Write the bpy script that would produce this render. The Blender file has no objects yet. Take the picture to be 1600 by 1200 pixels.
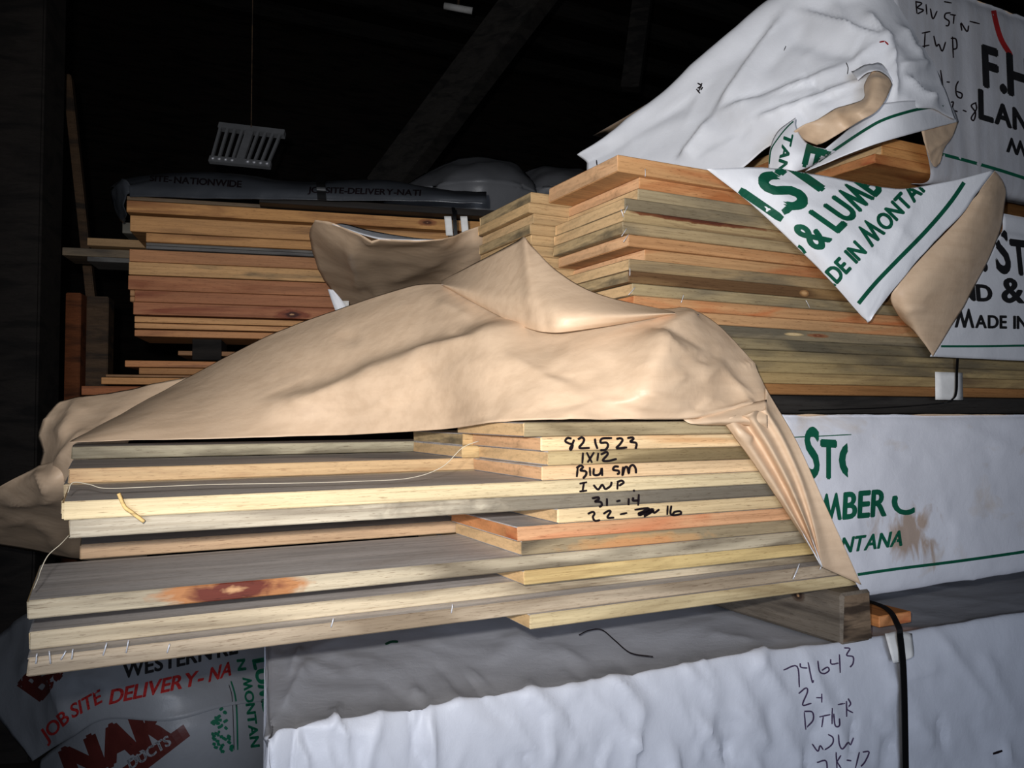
import bpy, bmesh, math, random
from mathutils import Vector, Matrix, noise
from mathutils.bvhtree import BVHTree

S = bpy.context.scene
COL = S.collection
rnd = random.Random(7)

# ------------------------------------------------------------------ camera
F = 1280.0                       # focal length in pixels of the 1600 wide frame
CAM = Vector((0, 0, 1.0))
YAW = math.radians(63.1)         # angle between the view and the board direction (+X)
PITCH = math.atan(45 / F)
fwd = Vector((math.cos(YAW) * math.cos(PITCH), math.sin(YAW) * math.cos(PITCH), math.sin(PITCH)))
rgt = Vector((math.sin(YAW), -math.cos(YAW), 0))
upv = rgt.cross(fwd)
cam_d = bpy.data.cameras.new('camera')
cam_d.sensor_width = 36
cam_d.lens = 36 * F / 1600
cam_d.clip_start = 0.02
cam = bpy.data.objects.new('camera', cam_d)
COL.objects.link(cam)
cam.matrix_world = Matrix.Translation(CAM) @ Matrix((rgt, upv, -fwd)).transposed().to_4x4()
S.camera = cam

# ------------------------------------------------------------------ light
S.view_settings.view_transform = 'Standard'
S.view_settings.look = 'None'
S.view_settings.gamma = 1
S.view_settings.use_curve_mapping = False
S.view_settings.exposure = 0.0

w = bpy.data.worlds.new('world')
S.world = w
w.use_nodes = True
w.node_tree.nodes['Background'].inputs[0].default_value = (0.75, 0.85, 1.0, 1)
w.node_tree.nodes['Background'].inputs[1].default_value = 0.05


def light(name, kind, loc, power, color, **kw):
    d = bpy.data.lights.new(name, kind)
    d.energy = power
    d.color = color
    for k, v in kw.items():
        if k != 'aim':
            setattr(d, k, v)
    o = bpy.data.objects.new(name, d)
    COL.objects.link(o)
    o.location = loc
    if 'aim' in kw:
        o.rotation_euler = (Vector(kw['aim']) - Vector(loc)).to_track_quat('-Z', 'Y').to_euler()
    return o


# the camera's own flash, a little above the lens
light('camera_flash', 'SPOT', CAM + upv * 0.06 - rgt * 0.045, 79, (1.0, 0.965, 0.925), spot_size=math.radians(95),
      spot_blend=1.0, shadow_soft_size=0.012, aim=CAM + fwd * 1.28 - rgt * 0.04 + upv * 0.28)
# daylight from the open front of the shed, set left to bring out the wrinkles
light('doorway_daylight', 'AREA', (-0.50, -1.45, 1.00), 12.5, (0.74, 0.83, 1.0), shape='RECTANGLE', size=1.1, size_y=0.7,
      spread=math.radians(100), aim=(0.95, 1.0, 0.40))


# ------------------------------------------------------------------ helpers
def px(u, v, Y=None, Z=None, X=None, d=None):
    """the point of the place seen at pixel (u, v), at a stated plane or depth"""
    r = fwd + rgt * ((u - 800) / F) + upv * ((600 - v) / F)
    if Y is not None:
        t = Y / r.y
    elif X is not None:
        t = X / r.x
    elif Z is not None:
        t = (Z - CAM.z) / r.z
    else:
        t = d
    return CAM + r * t


def pix(p):
    q = p - CAM
    z = q.dot(fwd)
    return 800 + F * q.dot(rgt) / z, 600 - F * q.dot(upv) / z


def lin(c):
    return tuple(((x / 255) / 12.92 if x / 255 <= .04045 else ((x / 255 + .055) / 1.055) ** 2.4) for x in c) + (1,)


def tag(o, label=None, cat=None, group=None, kind=None):
    if label:
        o['label'] = label
    if cat:
        o['category'] = cat
    if group:
        o['group'] = group
    if kind:
        o['kind'] = kind
    return o


def empty(name, loc=(0, 0, 0), label=None, cat=None, group=None):
    o = bpy.data.objects.new(name, None)
    o.empty_display_size = 0.05
    COL.objects.link(o)
    o.location = loc
    return tag(o, label, cat, group)


def adopt(o, parent):
    if parent is None:
        return
    o.parent = parent
    if parent.parent is None:
        m = Matrix.Translation(parent.location) @ parent.rotation_euler.to_matrix().to_4x4()
        o.matrix_parent_inverse = m.inverted()


def link(name, verts, faces, mats, parent=None, smooth=False, mi=None):
    me = bpy.data.meshes.new(name)
    me.from_pydata([tuple(v) for v in verts], [], faces)
    for m in mats:
        me.materials.append(m)
    if mi:
        for p, i in zip(me.polygons, mi):
            p.material_index = i
    if smooth:
        for p in me.polygons:
            p.use_smooth = True
    me.update()
    o = bpy.data.objects.new(name, me)
    COL.objects.link(o)
    adopt(o, parent)
    return o


# ------------------------------------------------------------------ materials
def nodes_of(name):
    m = bpy.data.materials.new(name)
    m.use_nodes = True
    nt = m.node_tree
    return m, nt, nt.nodes['Principled BSDF']


def N(nt, typ, **kw):
    n = nt.nodes.new(typ)
    for k, v in kw.items():
        if k.startswith('i_'):
            key = k[2:]
            n.inputs[int(key) if key.isdigit() else key].default_value = v
        else:
            setattr(n, k, v)
    return n


def ramp(nt, fac, stops):
    r = nt.nodes.new('ShaderNodeValToRGB')
    el = r.color_ramp.elements
    while len(el) < len(stops):
        el.new(0.5)
    for e, (p, c) in zip(el, stops):
        e.position = p
        e.color = c if len(c) == 4 else tuple(c) + (1,)
    nt.links.new(fac, r.inputs[0])
    return r.outputs[0]


def mix(nt, fac, a, b, typ='MIX'):
    m = nt.nodes.new('ShaderNodeMix')
    m.data_type = 'RGBA'
    m.blend_type = typ
    for sock, val in ((0, fac), (6, a), (7, b)):
        if isinstance(val, (int, float)):
            m.inputs[sock].default_value = val
        elif isinstance(val, tuple):
            m.inputs[sock].default_value = val
        else:
            nt.links.new(val, m.inputs[sock])
    return m.outputs[2]


def noise_tex(nt, vec, scale, detail=4, dist=0.0, loc=(0, 0, 0), rough=0.55):
    mp = N(nt, 'ShaderNodeMapping')
    mp.inputs['Scale'].default_value = scale
    mp.inputs['Location'].default_value = loc
    nt.links.new(vec, mp.inputs[0])
    t = N(nt, 'ShaderNodeTexNoise')
    t.inputs['Scale'].default_value = 1
    t.inputs['Detail'].default_value = detail
    t.inputs['Distortion'].default_value = dist
    t.inputs['Roughness'].default_value = rough
    nt.links.new(mp.outputs[0], t.inputs['Vector'])
    return t.outputs['Fac']


def scale_c(c, k):
    return tuple(min(1, x * k) for x in c[:3]) + (1,)


def wood(base, stain=(120, 112, 92), amount=0.4, knots=(), end=False, rough=0.62, seed=None):
    """sawn pine: streaky figure along X, blue-grey stain patches, dark pores, optional knots
    knots: (x, z, rx, rz, dark colour, halo colour) in the board's own metres"""
    sd = rnd.uniform(0, 60) if seed is None else seed
    m, nt, bs = nodes_of('end_grain' if end else 'pine')
    tc = N(nt, 'ShaderNodeTexCoord').outputs['Object']
    b = lin(base)
    off = (sd, sd * .37, sd * .71)
    if end:
        fig = noise_tex(nt, tc, (40, 12, 60), 3, 1.2, off)
        fine = noise_tex(nt, tc, (120, 90, 160), 3, 0, off)
    else:
        fig = noise_tex(nt, tc, (2.2, 26, 46), 4, 1.1, off)
        fine = noise_tex(nt, tc, (52, 420, 760), 3, 0.1, off, .7)
    col = ramp(nt, fig, [(0.25, scale_c(b, .70)), (0.45, scale_c(b, .95)), (0.62, scale_c(b, 1.12)), (0.8, scale_c(b, .9))])
    st = noise_tex(nt, tc, (2.6, 8, 17) if not end else (5, 7, 40), 3, .8, (sd * .5, sd, -sd))
    lo = .72 - .5 * amount
    stm = ramp(nt, st, [(lo, (0, 0, 0)), (lo + .16, (1, 1, 1))])
    col = mix(nt, mix(nt, .88, (0, 0, 0, 1), stm), col, mix(nt, .45, lin((stain[0] * 1.12, stain[1] * 1.08, stain[2] * 1.06)), mix(nt, 1.0, col, scale_c(lin(stain), 1.5), 'MULTIPLY')))
    pore = ramp(nt, fine, [(.33, (.5, .44, .4)), (.42, (.98, .98, .98)), (.62, (1.0, 1.0, 1.0)), (.75, (1.1, 1.09, 1.08))])
    lng = ramp(nt, noise_tex(nt, tc, (5, 160, 340), 4, .3, off), [(.32, (.80, .77, .74)), (.5, (1, 1, 1)), (.7, (1.06, 1.06, 1.06))])
    for (kx, kz, rx, rz, dark, halo, *ky) in knots:
        ky = ky[0] if ky else 0
        mp = N(nt, 'ShaderNodeMapping', vector_type='POINT')
        mp.inputs['Location'].default_value = (-kx / rx, -18 * ky, -kz / rz)
        mp.inputs['Scale'].default_value = (1 / rx, 18, 1 / rz)
        nt.links.new(tc, mp.inputs[0])
        ln = N(nt, 'ShaderNodeVectorMath', operation='LENGTH')
        nt.links.new(mp.outputs[0], ln.inputs[0])
        nz = noise_tex(nt, tc, (30, 60, 60), 3, .5, off)
        ad = N(nt, 'ShaderNodeMath', operation='MULTIPLY_ADD')
        nt.links.new(nz, ad.inputs[0])
        ad.inputs[1].default_value = .9
        nt.links.new(ln.outputs['Value'], ad.inputs[2])
        dv = N(nt, 'ShaderNodeMath', operation='MULTIPLY')
        nt.links.new(ad.outputs[0], dv.inputs[0])
        dv.inputs[1].default_value = .5
        hm = ramp(nt, dv.outputs[0], [(.62, (1, 1, 1)), (.76, (0, 0, 0))])
        hc = ramp(nt, dv.outputs[0], [(.24, lin(dark if rx > .12 else (196, 150, 108))), (.30, lin(dark)), (.42, lin(dark)), (.55, lin(halo))])
        col = mix(nt, hm, col, hc)
    col = mix(nt, .3 if end else .85, col, pore, 'MULTIPLY')
    col = mix(nt, .3 if end else .9, col, lng, 'MULTIPLY')
    nt.links.new(col, bs.inputs['Base Color'])
    bs.inputs['Roughness'].default_value = rough
    bs.inputs['Specular IOR Level'].default_value = .25
    bp = N(nt, 'ShaderNodeBump')
    bp.inputs['Strength'].default_value = .18
    bp.inputs['Distance'].default_value = .0008
    nt.links.new(fine, bp.inputs['Height'])
    nt.links.new(bp.outputs[0], bs.inputs['Normal'])
    return m


def cloth(name, base, rough=.5, spec=.3, weave=0, stains=None, streak=None, patch=None):
    m, nt, bs = nodes_of(name)
    tc = N(nt, 'ShaderNodeTexCoord').outputs['Object']
    b = lin(base)
    n1 = noise_tex(nt, tc, (9, 9, 9), 4, .3)
    col = ramp(nt, n1, [(.3, scale_c(b, .93)), (.7, scale_c(b, 1.04))])
    if streak:
        n3 = noise_tex(nt, tc, streak, 3, 0)
        col = mix(nt, .8, col, ramp(nt, n3, [(.35, (.90, .88, .86)), (.6, (1.02, 1.02, 1.02))]), 'MULTIPLY')
    if stains:
        n2 = noise_tex(nt, tc, (7, 7, 12), 6, .4, (3.1, 0, 1.7))
        col = mix(nt, ramp(nt, n2, [(.60, (0, 0, 0)), (.74, (.6, .6, .6))]), col, lin(stains))
    if patch:                    # one brown dirt patch: centre, radii, colour
        (cx, cy, cz), (ax, ay, az), pc_ = patch
        mp = N(nt, 'ShaderNodeMapping')
        mp.inputs['Location'].default_value = (-cx / ax, -cy / ay, -cz / az)
        mp.inputs['Scale'].default_value = (1 / ax, 1 / ay, 1 / az)
        nt.links.new(tc, mp.inputs[0])
        ln = N(nt, 'ShaderNodeVectorMath', operation='LENGTH')
        nt.links.new(mp.outputs[0], ln.inputs[0])
        ad = N(nt, 'ShaderNodeMath', operation='MULTIPLY_ADD')
        nt.links.new(noise_tex(nt, tc, (34, 34, 16), 6, .6), ad.inputs[0])
        ad.inputs[1].default_value = 2.6
        nt.links.new(ln.outputs['Value'], ad.inputs[2])
        dv = N(nt, 'ShaderNodeMath', operation='MULTIPLY')
        nt.links.new(ad.outputs[0], dv.inputs[0])
        dv.inputs[1].default_value = .4
        col = mix(nt, ramp(nt, dv.outputs[0], [(.62, (.75, .75, .75)), (.82, (0, 0, 0))]), col, lin(pc_))
    nt.links.new(col, bs.inputs['Base Color'])
    bs.inputs['Roughness'].default_value = rough
    bs.inputs['Specular IOR Level'].default_value = spec
    h = noise_tex(nt, tc, (60, 60, 60), 5, .6)
    bp = N(nt, 'ShaderNodeBump')
    bp.inputs['Strength'].default_value = .22
    bp.inputs['Distance'].default_value = .003
    nt.links.new(h, bp.inputs['Height'])
    out = bp.outputs[0]
    if weave:
        h2 = noise_tex(nt, tc, (weave, weave, weave * 1.4), 1, 0)
        b2 = N(nt, 'ShaderNodeBump')
        b2.inputs['Strength'].default_value = .15
        b2.inputs['Distance'].default_value = .001
        nt.links.new(h2, b2.inputs['Height'])
        nt.links.new(out, b2.inputs['Normal'])
        out = b2.outputs[0]
    nt.links.new(out, bs.inputs['Normal'])
    return m


def plain(name, c, rough=.6, spec=.3, metal=0.0):
    m, nt, bs = nodes_of(name)
    tc = N(nt, 'ShaderNodeTexCoord').outputs['Object']
    n1 = noise_tex(nt, tc, (25, 25, 25), 3, .3)
    b = lin(c)
    nt.links.new(ramp(nt, n1, [(.3, scale_c(b, .85)), (.7, scale_c(b, 1.1))]), bs.inputs['Base Color'])
    bs.inputs['Roughness'].default_value = rough
    bs.inputs['Specular IOR Level'].default_value = spec
    bs.inputs['Metallic'].default_value = metal
    return m


M_TAN = cloth('kraft_lining', (222, 193, 162), .45, .35, streak=(3, 60, 60))
M_WHITE = cloth('white_woven_wrap', (234, 235, 239), .48, .35, weave=420)
M_WHITE_DIRTY = cloth('white_woven_wrap_dirty', (214, 214, 220), .5, .3, weave=420, stains=(190, 172, 150),
                      patch=(tuple(px(1425, 835, Y=.975)), (.13, .2, .07), (160, 128, 96)))
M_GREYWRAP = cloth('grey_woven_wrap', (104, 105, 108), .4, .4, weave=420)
M_GREEN = plain('green_print', (16, 84, 62), .5)
M_BLACKPRINT = plain('black_print', (26, 26, 28), .6)
M_RED = plain('red_print', (150, 36, 36), .5)
M_MAROON = plain('maroon_print', (74, 30, 26), .5)
M_INK = plain('black_marker', (24, 16, 20), .5)
M_INKV = plain('violet_marker', (70, 56, 84), .6)
M_STRAP = plain('black_strap', (14, 14, 15), .38, .5)
M_CARD = plain('white_card', (232, 230, 226), .6)
M_STEEL = plain('staple_steel', (215, 216, 222), .3, .6, .25)
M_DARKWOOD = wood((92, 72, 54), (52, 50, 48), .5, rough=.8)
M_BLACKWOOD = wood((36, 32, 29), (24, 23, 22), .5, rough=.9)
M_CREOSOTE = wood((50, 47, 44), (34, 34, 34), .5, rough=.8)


# ------------------------------------------------------------------ mesh builders
def board_mesh(L, W, T, bev=.0014, seg=10, bow=0.0, ragged=.0):
    bm = bmesh.new()
    prof = [(bev, 0), (W - bev, 0), (W, bev), (W, T - bev), (W - bev, T), (bev, T), (0, T - bev), (0, bev)]
    xs = [0, bev] + [L * i / seg for i in range(1, seg)] + [L - bev, L]
    rings = []
    for k, x in enumerate(xs):
        ins = bev if k in (0, len(xs) - 1) else 0
        ring = []
        for (y, z) in prof:
            yy = min(max(y, ins), W - ins)
            zz = min(max(z, ins), T - ins)
            xx = x + (rnd.uniform(-ragged, ragged) if k == 0 else 0)
            ring.append(bm.verts.new((xx, yy, zz + bow * math.sin(math.pi * x / L))))
        rings.append(ring)
    n = len(prof)
    for a, b in zip(rings, rings[1:]):
        for i in range(n):
            bm.faces.new((a[i], b[i], b[(i + 1) % n], a[(i + 1) % n])).material_index = 2 if i in (0, 4) else 0
    f = bm.faces.new(rings[0])
    f.material_index = 1
    f = bm.faces.new(list(reversed(rings[-1])))
    f.material_index = 1
    bmesh.ops.recalc_face_normals(bm, faces=bm.faces)
    return bm


def board(label, loc, L, W, T, mat, endmat, rz=0.0, group=None, name='pine_board', cat='board', ragged=.0, seg=10, bev=.0014, facemat=None):
    bm = board_mesh(L, W, T, seg=seg, ragged=ragged, bev=bev)
    me = bpy.data.meshes.new(name)
    bm.to_mesh(me)
    bm.free()
    me.materials.append(mat)
    me.materials.append(endmat)
    me.materials.append(facemat or mat)
    o = bpy.data.objects.new(name, me)
    COL.objects.link(o)
    o.location = loc
    o.rotation_euler = (0, 0, rz)
    return tag(o, label, cat, group)


def cr(p0, p1, p2, p3, t):
    return 0.5 * ((2 * p1) + (p2 - p0) * t + (2 * p0 - 5 * p1 + 4 * p2 - p3) * t * t + (3 * p1 - p0 - 3 * p2 + p3) * t ** 3)


def spline(pts, n, sharp=False):
    """n samples per span through pts"""
    out = []
    m = len(pts)
    for i in range(m - 1):
        p1, p2 = pts[i], pts[i + 1]
        p0 = pts[i - 1] if i else p1 * 2 - p2
        p3 = pts[i + 2] if i + 2 < m else p2 * 2 - p1
        for k in range(n):
            t = k / n
            out.append(p1.lerp(p2, t) if sharp else cr(p0, p1, p2, p3, t))
    out.append(pts[-1].copy())
    return out


def seg_dist(p, a, b):
    ax, ay = a
    bx, by = b
    dx, dy = bx - ax, by - ay
    l2 = dx * dx + dy * dy or 1e-9
    t = ((p[0] - ax) * dx + (p[1] - ay) * dy) / l2
    tc = min(1, max(0, t))
    qx, qy = ax + dx * tc, ay + dy * tc
    side = dx * (p[1] - ay) - dy * (p[0] - ax)
    return math.hypot(p[0] - qx, p[1] - qy), (1 if side >= 0 else -1), tc


def fold_height(uv, folds):
    """folds: (a, b, amp metres, width px, kind) - kind 0 soft ridge, 1 sharp crease, 2 step (one side raised)"""
    h = 0
    for f in folds:
        a, b, amp, wd = f[:4]
        kind = f[4] if len(f) > 4 else 0
        d, s, t = seg_dist(uv, a, b)
        if d > wd * 4:
            continue
        taper = min(1, 4 * min(t, 1 - t) + .15)
        if kind == 0 and wd >= 14:
            h += amp * taper * math.exp(-(d / wd) ** 2)
        elif kind == 0:
            h += amp * taper * math.exp(-1.1 * (math.hypot(d / wd, .22) - .22))
        elif kind == 3:
            h += amp * taper * math.exp(-(d / (wd if s > 0 else wd * .45)) ** 2)
        elif kind == 1:
            h += amp * taper * math.exp(-d / wd)
        else:
            h += amp * taper * (math.exp(-d / wd) if s > 0 else math.exp(-(d / (wd * .22)) ** 2))
    return h


def creases(n, box, ang, length, amp, width, seed):
    """n short random creases inside a region"""
    r = random.Random(seed)
    out = []
    for _ in range(n):
        u, v = r.uniform(box[0], box[2]), r.uniform(box[1], box[3])
        a = math.radians(r.uniform(*ang))
        l = r.uniform(*length)
        out.append(((u, v), (u + l * math.cos(a), v + l * math.sin(a)), r.choice((-1, 1, 1)) * r.uniform(.4, 1) * amp, r.uniform(.6, 1.3) * width, r.choice((0, 0, 2))))
    return out


def crumple(p, scale, seed):
    """faceted crumple: ridged noise, gives creases with flat panels"""
    q = p * scale + Vector((seed * 3.7, seed * 1.3, seed * 2.1))
    v = 0
    a = 1.0
    for k in range(3):
        v += a * (1 - abs(noise.noise(q)) * 2)
        q = q * 2.13 + Vector((1.7, 9.2, 3.3))
        a *= .45
    return v - .9


class Sheet:
    def __init__(self, name, rows, mats, parent=None, n=8, m=8, folds=(), amp=0.002, scale=8, seed=1, thick=.0007,
                 sharp_rows=False, sharp_cols=False, edge_keep=True, ripple=0, stretch=(1, 1, 1)):
        rows = [[Vector(p) for p in r] for r in rows]
        R = [spline(r, n, sharp_cols) for r in rows]
        cols = list(zip(*R))
        C = [spline(list(c), m, sharp_rows) for c in cols]
        nc, nr = len(C), len(C[0])
        P = [[C[i][j] for i in range(nc)] for j in range(nr)]
        nrm = []
        for j in range(nr):
            row = []
            for i in range(nc):
                a = P[j][min(i + 1, nc - 1)] - P[j][max(i - 1, 0)]
                b = P[min(j + 1, nr - 1)][i] - P[max(j - 1, 0)][i]
                q = a.cross(b)
                if q.length < 1e-12:
                    q = CAM - P[j][i]
                row.append(q.normalized())
            nrm.append(row)
        # one consistent side: the side that mostly faces the camera
        sgn = sum(1 if nrm[j][i].dot(CAM - P[j][i]) > 0 else -1 for j in range(nr) for i in range(nc))
        sg = 1 if sgn >= 0 else -1
        st = Vector(stretch)
        V = []
        for j in range(nr):
            for i in range(nc):
                p = P[j][i]
                h = fold_height(pix(p), folds) if folds else 0
                q = Vector((p.x * st.x, p.y * st.y, p.z * st.z))
                h += amp * crumple(q, scale, seed) + amp * .5 * noise.noise(q * scale * .5 + Vector((seed, 0, 0)))
                V.append(p + nrm[j][i] * (h * sg))
        Fs = []
        for j in range(nr - 1):
            for i in range(nc - 1):
                q = (j * nc + i, j * nc + i + 1, (j + 1) * nc + i + 1, (j + 1) * nc + i)
                Fs.append(q if sg > 0 else tuple(reversed(q)))
        self.V, self.F, self.nc, self.nr = V, Fs, nc, nr
        self.bvh = BVHTree.FromPolygons(V, Fs)
        self.obj = link(name, V, Fs, mats, parent, smooth=True)
        if thick:
            so = self.obj.modifiers.new('thickness', 'SOLIDIFY')
            so.thickness = thick
            so.offset = -1
            so.material_offset = 1 if len(mats) > 1 else 0
            so.material_offset_rim = 0


def hit(surfs, p, lift=.0009):
    d = (p - CAM).normalized()
    best = None
    for s in surfs:
        loc, no, i, dist = s.ray_cast(CAM, d)
        if loc is not None and (best is None or dist < best[1]):
            if no.dot(d) > 0:
                no = -no
            best = (loc + no * lift * .5 - d * lift * .5, dist)
    return best[0] if best else None


def press(name, verts2, faces, to3d, surfs, mat, parent, lift=.0009):
    """lay a flat shape on a surface; what falls beyond the surface's edge is cut off"""
    pts = [hit(surfs, to3d(*v), lift) for v in verts2]
    keep, idx = [], {}
    for i, p in enumerate(pts):
        if p is not None:
            idx[i] = len(keep)
            keep.append(p)
    fs = []
    for f in faces:
        if all(i in idx for i in f):
            q = [keep[idx[i]] for i in f]
            if max((q[a] - q[b]).length for a in range(len(q)) for b in range(a)) < .08:
                fs.append(tuple(idx[i] for i in f))
    if not fs:
        return None
    return link(name, keep, fs, [mat], parent)


_glyph = {}


def text_mesh(body, bold):
    bold = min(bold, .010)
    if body == 'M':              # the built-in M does not fill cleanly: a narrowed W turned over
        vs, fs = text_mesh('W', bold)
        return [((1.05 - x) * .76, .684 - y) for x, y in vs], fs
    key = (body, bold)
    if key in _glyph:
        return _glyph[key]
    cu = bpy.data.curves.new('text', 'FONT')
    cu.body = body
    cu.offset = bold
    cu.resolution_u = 4
    cu.fill_mode = 'FRONT'
    ob = bpy.data.objects.new('text', cu)
    COL.objects.link(ob)
    dg = bpy.context.evaluated_depsgraph_get()
    dg.update()
    me = bpy.data.meshes.new_from_object(ob.evaluated_get(dg))
    bm = bmesh.new()
    bm.from_mesh(me)
    bmesh.ops.remove_doubles(bm, verts=bm.verts, dist=.002)
    bmesh.ops.triangulate(bm, faces=bm.faces)
    bm.verts.index_update()
    vs = [(v.co.x, v.co.y) for v in bm.verts]
    todo = [tuple(v.index for v in f.verts) for f in bm.faces]
    fs, mids = [], {}
    while todo:
        t = todo.pop()
        ln = [math.dist(vs[t[i]], vs[t[(i + 1) % 3]]) for i in range(3)]
        i = max(range(3), key=lambda q: ln[q])
        if ln[i] < .12:
            fs.append(t)
            continue
        a, b, c = t[i], t[(i + 1) % 3], t[(i + 2) % 3]
        e = (min(a, b), max(a, b))
        if e not in mids:
            mids[e] = len(vs)
            vs.append(((vs[a][0] + vs[b][0]) / 2, (vs[a][1] + vs[b][1]) / 2))
        todo += [(a, mids[e], c), (mids[e], b, c)]
    bm.free()
    bpy.data.objects.remove(ob)
    bpy.data.curves.remove(cu)
    bpy.data.meshes.remove(me)
    _glyph[key] = (vs, fs)
    return vs, fs


CAP = 0.70


def lay_text(body, small=.76, bold=.028, gap=.10):
    """lower case letters come out as small capitals; returns verts, faces and width, cap height 1"""
    V, Fc = [], []
    x = 0
    for ch in body:
        if ch == ' ':
            x += .34
            continue
        k = small if ch.islower() else 1.0
        vs, fs = text_mesh(ch.upper(), bold)
        if not vs:
            continue
        x0 = min(v[0] for v in vs)
        x1 = max(v[0] for v in vs)
        w_ = max(0, bold - .008) * 1.5
        for (ax, ay) in ((0, 0), (w_, 0), (-w_, 0), (0, w_), (0, -w_)) if w_ else ((0, 0),):
            b = len(V)
            V += [((v[0] - x0) * k / CAP + x + ax, v[1] * k / CAP + ay * .6) for v in vs]
            Fc += [tuple(i + b for i in f) for f in fs]
        x += (x1 - x0) * k / CAP + gap
    return V, Fc, max(x - gap, .01)


def print_text(body, p0, p1, up, surfs, mat, parent, depth=1.0, small=.76, bold=.028, name='lettering', lift=.0013):
    V, Fc, wd = lay_text(body, small, bold)
    ex = ((p1[0] - p0[0]) / wd, (p1[1] - p0[1]) / wd)

    def to3d(a, b):
        return px(p0[0] + ex[0] * a + up[0] * b, p0[1] + ex[1] * a + up[1] * b, d=depth)
    return press(name, V, Fc, to3d, surfs, mat, parent, lift)


def ribbon(pts, wpx, closed=False):
    pts = [Vector((p[0], p[1], 0)) for p in pts]
    if len(pts) > 2:
        q = spline(pts, 5)
    else:
        L = (pts[1] - pts[0]).length
        n = max(2, int(L / 12))
        q = [pts[0].lerp(pts[1], i / n) for i in range(n + 1)]
    V, Fc = [], []
    for i, p in enumerate(q):
        t = (q[min(i + 1, len(q) - 1)] - q[max(i - 1, 0)])
        if t.length < 1e-6:
            t = Vector((1, 0, 0))
        t.normalize()
        nn = Vector((-t.y, t.x, 0)) * (wpx / 2) * (.75 if i in (0, len(q) - 1) else 1)
        V += [tuple((p + nn)[:2]), tuple((p - nn)[:2])]
        if i:
            b = 2 * i
            Fc.append((b - 2, b, b + 1, b - 1))
    return V, Fc


def strokes(lines, scale, off, wpx, surfs, mat, parent, name='handwriting', lift=.0009):
    V, Fc = [], []
    for ln in lines:
        v, f = ribbon([(off[0] + x * scale, off[1] + y * scale) for x, y in ln], wpx)
        b = len(V)
        V += v
        Fc += [tuple(i + b for i in q) for q in f]
    return press(name, V, Fc, lambda a, b: px(a, b, d=1.0), surfs, mat, parent, lift)


def quad_bvh(pts):
    return BVHTree.FromPolygons([Vector(p) for p in pts], [tuple(range(len(pts)))])


def tube(name, pts, r, mat, parent=None, n=6, samples=6):
    pts = spline([Vector(p) for p in pts], samples) if len(pts) > 2 else [Vector(p) for p in pts]
    V, Fc = [], []
    up = Vector((0.13, 0.21, 1)).normalized()
    for i, p in enumerate(pts):
        t = (pts[min(i + 1, len(pts) - 1)] - pts[max(i - 1, 0)]).normalized()
        a = t.cross(up)
        if a.length < .1:
            a = t.cross(Vector((1, 0, 0)))
        a.normalize()
        b = a.cross(t)
        for k in range(n):
            an = 2 * math.pi * k / n
            V.append(p + a * (r * math.cos(an)) + b * (r * math.sin(an)))
        if i:
            for k in range(n):
                Fc.append(((i - 1) * n + k, (i - 1) * n + (k + 1) % n, i * n + (k + 1) % n, i * n + k))
    Fc.append(tuple(range(n - 1, -1, -1)))
    Fc.append(tuple((len(pts) - 1) * n + k for k in range(n)))
    return link(name, V, Fc, [mat], parent, smooth=True)


def band(name, pts, wdir, width, thick, mat, parent=None, samples=6):
    """a flat strap of given width running along pts"""
    pts = spline([Vector(p) for p in pts], samples)
    wd = Vector(wdir).normalized() * (width / 2)
    V, Fc = [], []
    for i, p in enumerate(pts):
        t = (pts[min(i + 1, len(pts) - 1)] - pts[max(i - 1, 0)]).normalized()
        nn = t.cross(wd).normalized() * (thick / 2)
        V += [p + wd + nn, p - wd + nn, p - wd - nn, p + wd - nn]
        if i:
            b = 4 * i
            for k in range(4):
                Fc.append((b - 4 + k, b - 4 + (k + 1) % 4, b + (k + 1) % 4, b + k))
    Fc += [(3, 2, 1, 0), tuple(4 * (len(pts) - 1) + k for k in range(4))]
    return link(name, V, Fc, [mat], parent)


def slab(name, c0, ex, ey, ez, mats, parent=None, bev=.002):
    """a box from corner c0 along three edge vectors, edges bevelled"""
    bm = bmesh.new()
    c0, ex, ey, ez = Vector(c0), Vector(ex), Vector(ey), Vector(ez)
    vs = [bm.verts.new(c0 + ex * a + ey * b + ez * c) for c in (0, 1) for b in (0, 1) for a in (0, 1)]
    for f in ((0, 2, 3, 1), (4, 5, 7, 6), (0, 1, 5, 4), (2, 6, 7, 3), (0, 4, 6, 2), (1, 3, 7, 5)):
        bm.faces.new([vs[i] for i in f])
    bmesh.ops.recalc_face_normals(bm, faces=bm.faces)
    if bev:
        bmesh.ops.bevel(bm, geom=list(bm.edges), offset=bev, segments=2, affect='EDGES')
    me = bpy.data.meshes.new(name)
    bm.to_mesh(me)
    bm.free()
    for m in mats:
        me.materials.append(m)
    o = bpy.data.objects.new(name, me)
    COL.objects.link(o)
    adopt(o, parent)
    return o


# ------------------------------------------------------------------ the shed
def struct(o):
    o['kind'] = 'structure'
    return o


M_FLOOR = plain('shed_dirt_floor', (58, 52, 46), .95, .1)
struct(slab('floor', (-6, -4, -.06), (14, 0, 0), (0, 13, 0), (0, 0, .06), [M_FLOOR], bev=0))
M_PLANK = wood((46, 40, 36), (30, 29, 28), .5, rough=.9)


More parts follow.
